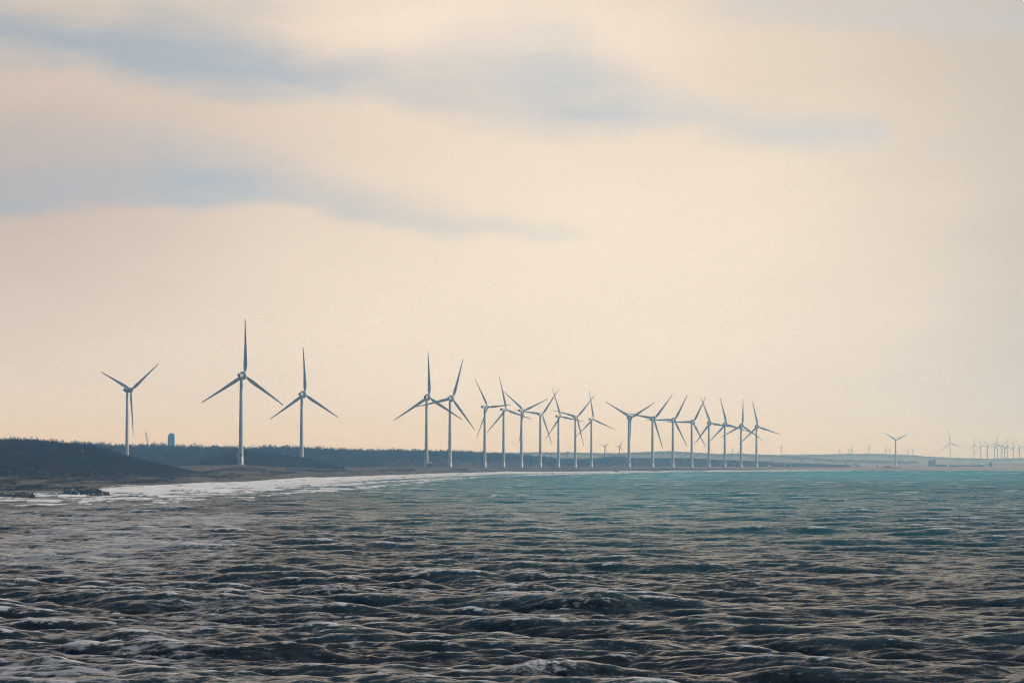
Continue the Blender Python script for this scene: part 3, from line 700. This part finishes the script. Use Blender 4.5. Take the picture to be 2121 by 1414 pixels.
# simple distant turbines: tower, nacelle and three slim blades
bm = bmesh.new(); rg = [bm.verts.new(v) for v in ((-1,0,1.5),(0,.5,1.5),(1,0,1.5),(0,-.5,1.5))]; tp = bm.verts.new((0, 0, 50))
m1 = [bm.verts.new(v) for v in ((-1.3,0,12),(0,.4,12),(1.3,0,12),(0,-.4,12))]
for i in range(4): bm.faces.new((rg[i], rg[(i+1)%4], m1[(i+1)%4], m1[i])); bm.faces.new((m1[i], m1[(i+1)%4], tp))
bm.faces.new(rg); ME_fb = bm_mesh('far_blade', bm, M_far)
bm = bmesh.new(); add_lathe(bm, [(2.2, 0), (1.3, 1)], 12); ME_ft = bm_mesh('far_tower', bm, M_far)
bm = bmesh.new(); add_box(bm, 0, 0, 0, 3.6, 9, 3.6, .5); ME_fn = bm_mesh('far_nacelle', bm, M_far)
def far_turbine(px, huby, D, Rpx, ph, c, label, group, w_=1.0, nblades=3):
    base = gz(px, D); zh = wz(huby, D); hgt = zh-base; psi = math.acos(c)
    o = empty('wind_turbine', (wx(px, D), D, base), label, 'wind turbine', group)
    link('tower', ME_ft, o, scale=(w_, w_, hgt)); n_ = link('nacelle', ME_fn, o, (0, 0, hgt), (0, 0, -psi), (w_,)*3)
    Rm = Rpx/F*D
    for i in range(3):
        b = link('blade', ME_fb, o)
        b.matrix_local = Matrix.Translation((0, 0, hgt)) @ Matrix.Rotation(-psi, 4, 'Z') @ Matrix.Translation((0, 5*w_, 0)) @ Matrix.Rotation(math.pi/2-R(ph+120*i), 4, 'Y') @ Matrix.Diagonal((w_, w_, Rm/50, 1))
    return o
GC = 'hazy turbines at the right edge'
for i, (px, hy, ph) in enumerate([(2016.7,921,97),(2030.8,922.6,112),(2044.8,922.8,15),(2059,923,75),(2065,922,100),(2073,923.8,40),(2080,926,20),(2085.5,925,100),(2098,925.5,98),(2110.7,926.6,8)]):
    far_turbine(px, hy, 14000, 22 if i != 4 else 24, ph, .8,
      ['leftmost turbine of the hazy cluster at the right edge', 'second turbine from the left in the hazy cluster'][i] if i < 2 else 'faint turbine crowded in the hazy cluster at the right edge', GC, 1.05)
far_turbine(2132, 912, 13800, 18, 170, .8, 'turbine just off the right edge with only a blade tip showing', GC, 1.0)
for px, hy, D, rp, ph, lb in [(1252.5,923.8,6600,16,42,'small far turbine left of the pair in the gap between turbine rows'),
  (1282.8,923.8,6600,17,64,'small far turbine right of the pair in the gap between turbine rows'),
  (1175.4,936,6500,7,92,'tiny pale turbine above the wood in the middle of the turbine row'),
  (402,918,8800,6,35,'small far turbine above the wood left of the tallest turbine'),
  (319.5,916,7200,6,175,'tiny turbine just right of the lattice crane'),
  (334,916.8,7200,6,80,'tiny turbine above the low wing of the blue building'),
  (343.4,918.5,7400,6,95,'tiny turbine touching the blue tower building on its left'),
  (128.5,913,8800,9,65,'tiny far turbine peeping over the near hill'),
  (669,925,9000,8,105,'tiny far turbine above the wood, right of the mound, left of its twin'),
  (686,927,9000,8,115,'tiny far turbine above the wood, right of the mound, right of its twin')]:
    far_turbine(px, hy, D, rp, ph, .85, lb, 'tiny far turbines above the woods', .62)

# ------------------------------------------------------------------ lattice pylons and masts
def pylon_bm(h, wb, arms=3):
    bm = bmesh.new(); t_ = .28
    cr = lambda z: wb*(1-z/h)*.5+.35
    lv = [h*k/6 for k in range(7)]
    for a_, b_ in zip(lv, lv[1:]):
        p0 = [(sx*cr(a_), sy*cr(a_), a_) for sx, sy in ((1,1),(-1,1),(-1,-1),(1,-1))]; p1 = [(sx*cr(b_), sy*cr(b_), b_) for sx, sy in ((1,1),(-1,1),(-1,-1),(1,-1))]
        for i in range(4):
            add_bar(bm, p0[i], p1[i], t_, None, 4); add_bar(bm, p0[i], p1[(i+1) % 4], t_*.6, None, 4)
    for k in range(arms):
        z = h*(.98-.17*k); L = (6.5, 8.5, 7.5)[k]
        add_bar(bm, (-L, 0, z), (L, 0, z), t_*.9, None, 4); add_bar(bm, (-L, 0, z), (0, 0, z+1.6), t_*.6, None, 4); add_bar(bm, (L, 0, z), (0, 0, z+1.6), t_*.6, None, 4)
    return bm
ME_py = bm_mesh('pylon_frame', pylon_bm(46, 9), M_steel)
GP = 'power pylons on the far hills'
for px, top, D, s, lb in [(1738,928.8,10950,.75,'first hazy pylon from the left on the farthest hills'),(1757.5,929,11300,.7,'fainter pylon close left of a taller one on the far hills'),(1763.8,926,10950,.85,'pylon with wide arms second along the far hills'),(1799,923,10950,.9,'tallest pylon, midway between the pair and the lone distant turbine'),
   (1834,924.5,10950,.9,'tall pylon just left of the lone distant turbine'),(1842,929,11300,.7,'shorter pylon almost touching the lone distant turbine'),(1880,930,10950,.75,'left pylon of the pair right of the lone distant turbine'),(1889.5,930,10950,.75,'right pylon of the pair right of the lone distant turbine'),
   (1618.3,923,10500,.85,'pylon rising over the ridge right of the turbine row'),(1516.8,929.6,10500,.7,'faint pylon seen between the last turbines of the row'),(1529.6,933,10500,.6,'lowest pylon, close left of the second last turbine')]:
    D *= 1.13; s *= 1.13
    ztop = wz(top, D); h_ = 46*s
    o = empty('power_pylon', (wx(px, D), D, ztop-h_*1.0), lb, 'pylon', GP, rz=.3)
    link('lattice_frame', ME_py, o, scale=(s, s, s))
bm = bmesh.new(); add_bar(bm, (0,0,0), (0,0,1), .02, .006, 6)
for k in (.55, .75, .92): add_bar(bm, (-.05,0,k), (.05,0,k), .006)
ME_ms = bm_mesh('mast_pole', bm, M_steel)
for px, top, D, lb in [(157,911,4200,'thin mast left of the pair on the hill at the left'),(170,916,4200,'left mast of the close pair above the hill'),(173.6,915,4200,'right mast of the close pair above the hill'),(67,910,3000,'short thin mast on the near hill skyline at the far left')]:
    z = wz(top, D); o = empty('radio_mast', (wx(px, D), D, z-32), lb, 'mast', 'thin masts behind the near hill'); link('pole', ME_ms, o, scale=(20, 20, 32))

# lamp post on the near hill
X, Y, Z = (float(v) for v in near(np.array([171.5]), np.array([.30])))
o = empty('lamp_post', (X, Y, Z-.5), 'thin dark post with small white lamps on the face of the near hill', 'lamp post')
hh = wz(932, Y)-Z
bm = bmesh.new(); add_bar(bm, (0,0,0), (0,0,hh+.5), .16, .1, 8); add_bar(bm, (-1.1,0,hh+.2), (1.1,0,hh+.2), .08); link('pole', bm_mesh('pole', bm, M_steel), o)
for sx in (-1, 0, 1):
    bm = bmesh.new(); add_box(bm, sx*1.0, -.1, hh+.35-.5*(sx==0), .5, .45, .4, .08); link('lamp', bm_mesh('lamp', bm, M_wallw), o)

# ------------------------------------------------------------------ blue tower block, wings, crane
D = 6000; s = D/F
bx = wx(355.2, D); top = wz(898, D); b0 = 5.0
o = empty('tower_building', (bx, D, b0), 'tall teal-blue tower building above the pine wood at the left', 'building')
bm = bmesh.new(); Hh = top-b0-3; add_box(bm, 0, 0, Hh/2, 13.2, 13, Hh, .3); link('wall', bm_mesh('wall', bm, M_teal), o)
bm = bmesh.new()
for i in range(11): add_box(bm, .4, -6.54, Hh-4-i*4.6, 1.4, .25, 2.0)
link('window_strip', bm_mesh('window_strip', bm, M_lilac), o)
bm = bmesh.new()
for k in (-4.6, 4.6): add_box(bm, k, -6.55, Hh/2, 2.2, .2, Hh*.97)
link('corner_cladding', bm_mesh('corner_cladding', bm, M_soil), o)
bm = bmesh.new(); add_box(bm, .5, 0, Hh+1.8, 9.5, 9, 3.6, .2)
for k in (-4.2, -2.2, 0, 1.6, 3.2, 5.0): add_bar(bm, (k, -3, Hh), (k, -3, Hh+4.4+.8*(k in (0, 3.2))), .22)
add_bar(bm, (3.2, 0, Hh), (3.2, 0, Hh+8.5), .14)
link('roof_plant', bm_mesh('roof_plant', bm, M_teal), o)
bm = bmesh.new(); hw = wz(921.6, D)-b0; add_box(bm, -20.8, 1, hw/2, 28.2, 12, hw, .2); link('wing', bm_mesh('wing', bm, M_lilac), o)
bm = bmesh.new()
for i in range(9): add_box(bm, -33+i*2.9, -5.1, hw-4.0, 1.4, .3, 3.2)
add_box(bm, -20.8, -5.12, hw-.9, 27.4, .3, 1.2); link('window', bm_mesh('window', bm, M_soil), o)
o = empty('low_hall', (wx(307, D+60), D+60, b0), 'low pale industrial hall left of the teal tower, under the crane', 'building')
bm = bmesh.new(); hw = wz(926, D+60)-b0; add_box(bm, 0, 0, hw/2, 24, 12, hw, .2); link('wall', bm_mesh('wall', bm, M_lilac), o)
bm = bmesh.new(); add_box(bm, 0, 0, hw+.3, 25, 13, .5); link('roof', bm_mesh('roof', bm, M_steel), o)
o = empty('lattice_crane', (wx(313, D-40), D-40, b0), 'red and white lattice crane left of the teal tower', 'crane')
bm = bmesh.new(); A = Vector((0, 0, 8)); B = Vector((wx(303, D)-wx(313, D), 0, wz(898.5, D)-b0))
add_box(bm, 0, 0, 4, 6, 8, 5, .3); add_box(bm, 0, 0, 1, 8, 9, 1.6, .2); link('cab', bm_mesh('cab', bm, M_redst), o)
bm = bmesh.new(); dn = (B-A).normalized(); sx = dn.cross(Vector((0, 1, 0)))
n = 14
for sgn in (-1, 1):
    for y in (-.9, .9): add_bar(bm, A+sx*sgn*.9+Vector((0, y, 0)), B+sx*sgn*1.0+Vector((0, y, 0)), .36, None, 5)
for i in range(n):
    p0, p1 = A.lerp(B, i/n), A.lerp(B, (i+1)/n); sg = 1 if i % 2 else -1
    for y in (-.9, .9): add_bar(bm, p0+sx*sg+Vector((0, y, 0)), p1-sx*sg+Vector((0, y, 0)), .24, None, 4)
link('boom', bm_mesh('boom', bm, M_redst), o)
bm = bmesh.new(); Cc = Vector((wx(298.8, D)-wx(313, D), 0, wz(893.6, D)-b0)); add_bar(bm, B, Cc, .5, .25, 5); add_box(bm, B.x, 0, B.z, 3.2, 2, 2.4, .2); add_bar(bm, B, B+Vector((-5.5, 0, -.6)), .2, .15); add_bar(bm, B+Vector((0,0,1)), B+Vector((5.5, 0, 1.6)), .12)
link('jib', bm_mesh('jib', bm, M_redst), o)
bm = bmesh.new(); add_bar(bm, Cc, Cc-Vector((0, 0, 12)), .06, None, 4); add_bar(bm, B+Vector((5.5, 0, 1.6)), (5, 0, 8), .06, None, 4); link('cable', bm_mesh('cable', bm, M_steel), o)

# ------------------------------------------------------------------ low things along the shore
def house(px, D, w_, d_, h_, wallm, roofm, label, group=None, name='house', pitch=.45, py=None, cat='house', wins=3):
    z = gz(px, D) if py is None else wz(py, D)
    o = empty(name, (wx(px, D), D, z-.3), label, cat, group)
    bm = bmesh.new(); add_box(bm, 0, 0, h_/2, w_, d_, h_); link('wall', bm_mesh('wall', bm, wallm), o)
    bm = bmesh.new(); r_ = h_*pitch+.6
    v = [bm.verts.new(p_) for p_ in ((-w_/2-.4,-d_/2-.4,h_+.02),(w_/2+.4,-d_/2-.4,h_+.02),(w_/2+.4,d_/2+.4,h_+.02),(-w_/2-.4,d_/2+.4,h_+.02),(-w_/2-.2,0,h_+r_),(w_/2+.2,0,h_+r_))]
    for f in ((0,1,5,4),(2,3,4,5),(0,4,3),(1,2,5),(3,2,1,0)): bm.faces.new([v[i] for i in f])
    link('roof', bm_mesh('roof', bm, roofm), o)
    for i in range(wins):
        bm = bmesh.new(); add_box(bm, (i-(wins-1)/2)*w_/(wins+.3), -d_/2-.03, h_*.52, w_/(wins*2.4), .12, h_*.32); link('window', bm_mesh('window', bm, M_soil), o)
    return o
house(889.5, 3290, 6.0, 5, 4.2, mat('brown_hut_wall', (.16, .1, .09), .8), M_conc, 'small brown hut at the foot of the fourth turbine', name='hut', cat='hut', wins=1)
GH = 'houses among the far woods on the right'
for px, py, D, w_, wm, rm, lb in [(1752,960,7000,8,M_wallw,M_roof,'red-roofed house, upper left of the far cluster of houses'),(1773,960,7000,7,M_wallw,M_roof,'red-roofed house, upper right of the far cluster of houses'),
   (1759,966.5,5600,7.5,M_wallw,M_lilac,'white house, lower left of the far cluster of houses'),(1769,963.5,5900,7,M_wallw,M_lilac,'white house in the middle of the far cluster of houses'),(1776.5,966.5,5600,7,M_wallw,M_lilac,'white house, lower right of the far cluster of houses'),
   (1729,964.8,5700,6,M_lilac,M_lilac,'faint grey house left of the far cluster of houses')]:
    house(px, D, w_, 7, 3.2, wm, rm, lb, GH, py=py)
# domed shed
D = 5000; o = empty('domed_shed', (wx(1631.7, D), D, gz(1631.7, D)-.2), 'pale domed shed with a dark arch, right of the turbine row', 'shed')
bm = bmesh.new(); n = 16; rr = 6.6; dep = 12
for y in (-dep/2, dep/2): pass
ring0 = [bm.verts.new((rr*math.cos(math.pi*i/n), -dep/2, 1.5+rr*1.05*math.sin(math.pi*i/n))) for i in range(n+1)]+[bm.verts.new((-rr, -dep/2, 0)), bm.verts.new((rr, -dep/2, 0))]
ring1 = [bm.verts.new((rr*math.cos(math.pi*i/n), dep/2, 1.5+rr*1.05*math.sin(math.pi*i/n))) for i in range(n+1)]+[bm.verts.new((-rr, dep/2, 0)), bm.verts.new((rr, dep/2, 0))]
m_ = len(ring0)
for i in range(m_): bm.faces.new((ring0[i], ring0[(i+1) % m_], ring1[(i+1) % m_], ring1[i]))
bm.faces.new(ring0); bm.faces.new(ring1); link('shell', bm_mesh('shell', bm, M_wallw), o)
bm = bmesh.new(); add_lathe(bm, [(2.7, 0), (2.7, .3)], 20, Matrix.Translation((-1.0, -dep/2-.05, 4.1)) @ Matrix.Rotation(math.pi/2, 4, 'X')); link('doorway', bm_mesh('doorway', bm, M_soil), o)
house(1593.8, 4950, 5.5, 5, 2.2, M_wallw, M_wallw, 'tiny white hut between the last shore turbine and the domed shed', name='hut', cat='hut', wins=1, pitch=.2)
D = 5000; o = empty('silo', (wx(1817.6, D), D, gz(1817.6, D)-.2), 'slim white silo left of the white tent building', 'silo')
bm = bmesh.new(); add_lathe(bm, [(1.3, 0), (1.3, 6.0), (.9, 6.8), (.2, 7.1)], 20); link('shell', bm_mesh('shell', bm, M_wallw, True), o)
bm = bmesh.new(); add_bar(bm, (1.5, -.4, 0), (1.5, -.4, 6.4), .12); add_bar(bm, (1.5, -.9, 0), (1.5, -.9, 6.4), .12)
for k in range(8): add_bar(bm, (1.5, -.9, .6+k*.7), (1.5, -.4, .6+k*.7), .06, None, 4)
link('ladder', bm_mesh('ladder', bm, M_steel), o)
# tent hall with low annex
D = 4700; o = empty('tent_hall', (wx(1836.5, D), D, gz(1836.5, D)-.2), 'low cream tent-roofed hall by the lone distant turbine', 'hall')
bm = bmesh.new(); add_box(bm, 0, 0, .9, 15.6, 12, 1.8); link('wall', bm_mesh('wall', bm, M_cream), o)
bm = bmesh.new(); n = 12; prof = [(-8.2+16.4*i/n, 1.85+3.0*math.exp(-((i-n*.5)/(n*.24))**2)) for i in range(n+1)]
f0 = [bm.verts.new((x, -6.3, z)) for x, z in prof]; f1 = [bm.verts.new((x, 6.3, z)) for x, z in prof]
g0 = [bm.verts.new((x, -6.3, 1.8)) for x in (8.2, -8.2)]; g1 = [bm.verts.new((x, 6.3, 1.8)) for x in (8.2, -8.2)]
A_, B_ = f0+g0, f1+g1
for i in range(len(A_)): bm.faces.new((A_[i], A_[(i+1) % len(A_)], B_[(i+1) % len(A_)], B_[i]))
bm.faces.new(A_); bm.faces.new(B_); link('roof', bm_mesh('roof', bm, M_cream), o)
house(1857.5, 4720, 16, 9, 2.2, M_cream, M_cream, 'long low cream shed at the foot of the lone distant turbine', name='long_shed', cat='shed', pitch=.15, wins=5)
# grey block, long cream warehouse and low sheds
D = 6400; o = empty('block_building', (wx(1930.7, D), D, gz(1930.7, D)-.5), 'grey-mauve square block building on the far right shore', 'building')
bm = bmesh.new(); hw = wz(952.5, D)-gz(1930.7, D); add_box(bm, 0, 0, hw/2, 12, 12, hw, .1); link('wall', bm_mesh('wall', bm, mat('mauve_wall', (.6, .56, .6), .8)), o)
bm = bmesh.new(); add_box(bm, 0, 0, hw+.5, 13, 13, .9); add_box(bm, -8.4, 0, hw/2, 2, 4, hw*.95); link('roof', bm_mesh('roof', bm, M_lilac), o)
for i in range(4):
    for j in range(3):
        bm = bmesh.new(); add_box(bm, -4.2+i*2.8, -6.05, 3.5+j*5, 1.2, .15, 1.6); link('window', bm_mesh('window', bm, M_soil), o)
house(1948, 6000, 23, 12, 5.6, M_cream, M_cream, 'long cream warehouse right of the grey block building', name='warehouse', cat='warehouse', pitch=.2, wins=6)
GS = 'pale low sheds along the far right shore'
for px, w_, h_, wm, lb in [(1975,20,3.5,M_lilac,'grey low shed next to the cream warehouse'),(1997,16,4.2,M_wallw,'whitish low shed, middle of the far right shore'),(2018,20,3.2,M_lilac,'grey long low shed right of the whitish one'),(2034,10,5.0,M_wallw,'pale shed just left of the dark slim block')]:
    house(px, 6100, w_, 9, h_, wm, wm, lb, GS, name='shed', cat='shed', pitch=.25, wins=3)
D = 6500; o = empty('slim_block', (wx(2050.8, D), D, gz(2050.8, D)-.5), 'slim blue-grey block building far right under the turbine cluster', 'building')
bm = bmesh.new(); hw = wz(956.5, D)-gz(2050.8, D); add_box(bm, 0, 0, hw/2, 6.5, 8, hw, .1); link('wall', bm_mesh('wall', bm, M_lilac), o)
bm = bmesh.new(); add_box(bm, 0, 0, hw+.4, 7.1, 8.6, .7); link('roof', bm_mesh('roof', bm, M_lilac), o)

# red machine by the first box-nacelle turbine
D = 3830; o = empty('digger', (wx(996.5, D), D-18, gz(996.5, D-18)), 'red digger at the foot of the first box-nacelle turbine', 'digger')
bm = bmesh.new(); add_box(bm, 1.4, 0, 2.3, 6.4, 3, 1.9, .3); add_box(bm, -.6, 0, 3.6, 2.4, 2.2, 1.6, .2); link('body', bm_mesh('body', bm, M_red), o)
bm = bmesh.new(); add_bar(bm, (-1.8, 0, 2.6), (-5.0, 0, 3.4), .4, .3); add_bar(bm, (-5.0, 0, 3.4), (-7.4, 0, 1.4), .3, .22); add_box(bm, -7.6, 0, .9, 1.2, 1.4, 1.0, .1); link('arm', bm_mesh('arm', bm, M_red), o)
for sy in (-1.4, 1.4):
    bm = bmesh.new(); add_box(bm, .6, sy, .6, 6.0, .7, 1.2, .45); link('track', bm_mesh('track', bm, M_dark), o)
# pale wall in front of second box-nacelle turbine
D = 3720; o = empty('low_wall', (wx(1036, D), D, gz(1036, D)), 'low pale concrete wall on the beach near the digger', 'wall')
bm = bmesh.new(); add_box(bm, 0, 0, .8, 13, 1.2, 1.8, .1); add_box(bm, -8, .4, .5, 3.2, 1.2, 1.2, .1); link('panel', bm_mesh('panel', bm, M_wallw), o)
bm = bmesh.new(); add_box(bm, 0, 0, 1.85, 13.4, 1.6, .25, .05); link('coping', bm_mesh('coping', bm, M_conc), o)
# concrete slab jetty under turbine row and slipway
D = 3230; o = empty('slipway', (wx(953, D), D, gz(953, D)-.1), 'dark sloping slipway running down the beach to the surf', 'slipway')
bm = bmesh.new(); add_box(bm, 0, 0, .2, 16, 60, .7, .1, Matrix.Rotation(R(-1.2), 4, 'X')); link('slab', bm_mesh('slab', bm, M_soil), o)
bm = bmesh.new(); add_box(bm, -8.2, 0, .7, .5, 60, .8, .1, Matrix.Rotation(R(-1.2), 4, 'X')); link('kerb', bm_mesh('kerb', bm, M_conc), o)
# parked van and hut lumps below the scrub mound
D = 2640; o = empty('shed', (wx(641, D), D, gz(641, D)-.2), 'tiny grey shed with white front below the scrub mound', 'shed')
bm = bmesh.new(); add_box(bm, 0, 0, .9, 5, 3, 1.8, .1); link('wall', bm_mesh('wall', bm, M_soil), o)
bm = bmesh.new(); add_box(bm, 0, 0, 1.95, 5.4, 3.4, .25, .05); link('roof', bm_mesh('roof', bm, M_wallw), o)
# dark hulk on the beach
D = 1985; px = 449; o = empty('drift_hulk', (wx(px, D), D, gz(px, D)-.1), 'dark wreckage lying alone on the beach below the tallest turbine', 'wreckage')
bm = bmesh.new(); add_box(bm, 0, 0, .45, 2.3, 1.4, .8, .25); add_box(bm, .3, 0, .95, 1.0, .9, .5, .12); link('hull', bm_mesh('hull', bm, M_dark), o)
bm = bmesh.new(); add_bar(bm, (-1.0, 0, .6), (-1.7, .2, 1.1), .1, .06); link('spar', bm_mesh('spar', bm, M_wood), o)
# scattered pale litter/driftwood pieces
bm = bmesh.new(); add_bar(bm, (-.7, 0, .12), (.7, .1, .2), .16, .1, 6); add_bar(bm, (.1, 0, .15), (.4, .4, .5), .08, .04, 5); ME_dw = bm_mesh('driftwood', bm, M_wallw)
for i in range(26):
    px = random.uniform(20, 780); sd_ = float(shoreD(np.array([px]))[0]); D = sd_*random.uniform(1.06, 1.24)
    o = link('driftwood', ME_dw, None, (wx(px, D), D, gz(px, D)+.25), (0, 0, random.uniform(0, 3)), (random.uniform(.3, .55)*D/1400,)*3)
    props(o, 'small pale piece of driftwood on the brown beach', 'driftwood', 'driftwood scattered on the beach')

# ------------------------------------------------------------------ breakwaters of concrete tetrapods
def tetrapod():
    bm = bmesh.new(); dirs = [Vector((0, 0, 1))]+[Vector((math.cos(a_)*.943, math.sin(a_)*.943, -.333)) for a_ in (0, 2.094, 4.189)]
    for d in dirs: add_bar(bm, (0, 0, 0), d*1.1, .42, .28, 8)
    return bm_mesh('tetrapod', bm, M_rock)
ME_tp = tetrapod()
def breakwater(px0, px1, D0, D1, n, topf, label, group, s0=.5, s1=.8):
    for i in range(n):
        u = random.random(); px = px0+(px1-px0)*u; v = random.random(); D = D0+(D1-D0)*v
        tz = topf(px)
        k = (1-abs(2*v-1)**2)
        z = -.4+(tz+.35)*k*random.uniform(.55, 1.0)
        s_ = random.uniform(s0, s1)
        o = link('concrete_block', ME_tp, None, (wx(px, D), D, z), (random.uniform(0, 6.3), random.uniform(0, 6.3), random.uniform(0, 6.3)), (s_,)*3)
        props(o, label, 'concrete block', group)
ptop = lambda D, pts: (lambda px: float(np.interp(px, [p_[0] for p_ in pts], [wz(p_[1], D) for p_ in pts])))
Db = CH*F/(1027-HZ)
breakwater(122, 226, Db*1.00, Db*1.02, 190, ptop(Db*1.01, [(120,1023),(142,1015),(165,1012.5),(185,1009.5),(205,1010),(214,1015),(226,1023),(230,1022)]), 'wet dark concrete block in the heap breaking the surf below the near hill', 'concrete blocks of the right-hand heap')
breakwater(214, 229, Db, Db*1.01, 10, lambda px: .3, 'wet dark concrete block in the heap breaking the surf below the near hill', 'concrete blocks of the right-hand heap', .5, .7)
Db = CH*F/(1033-HZ)
breakwater(-30, 74, Db*1.0, Db*1.03, 165, ptop(Db*1.015, [(-30,1021),(0,1021.5),(60,1021),(69,1023),(80,1029)]), 'wet dark concrete block in the heap at the left edge of the sea', 'concrete blocks of the left-edge heap')
# far breakwaters
for px, w_, D, nm, lb in [(1901.6, 24, 3900, 'breakwater', 'low dark breakwater in the water on the far right'), (1276, 12, 3480, 'breakwater', 'small dark rock bank in the surf in front of the gap between turbine rows'), (1358, 26, 3560, 'breakwater', 'long thin rock bank in the surf below the second group of turbines')]:
    o = empty(nm, (wx(px, D), D, -.4), lb, 'breakwater')
    bm = bmesh.new()
    for i in range(46):
        x = random.uniform(-.5, .5)*w_*D/F; zz = 1.2*(1-(2*x/(w_*D/F))**2)
        v = bmesh.ops.create_icosphere(bm, subdivisions=1, radius=random.uniform(.5, .9))['verts']
        bmesh.ops.transform(bm, matrix=Matrix.Translation((x, random.uniform(-3, 3), zz*random.uniform(.3, 1))) @ Matrix.Rotation(random.uniform(0, 3), 4, 'X') @ Matrix.Diagonal((1.2, 1, .8, 1)), verts=v)
    link('rocks', bm_mesh('rocks', bm, M_rock), o)

# ------------------------------------------------------------------ haze
hm = bpy.data.materials.new('haze'); hm.use_nodes = True; T = NT(hm.node_tree); T.n.clear()
ho = T.new('ShaderNodeOutputMaterial'); pv = T.new('ShaderNodeVolumePrincipled'); T.l.new(pv.outputs[0], ho.inputs['Volume'])
pv.inputs['Color'].default_value = (.28, .59, 1.0, 1); pv.inputs['Absorption Color'].default_value = (1, 1, 1, 1)
pv.inputs['Density'].default_value = 1.7e-4; pv.inputs['Anisotropy'].default_value = .88
bm = bmesh.new(); add_box(bm, 0, 7550, 86, 17000, 15900, 182)
props(link('haze', bm_mesh('haze', bm, hm)), 'thin bluish sea haze over the whole bay', 'haze', kind='stuff')
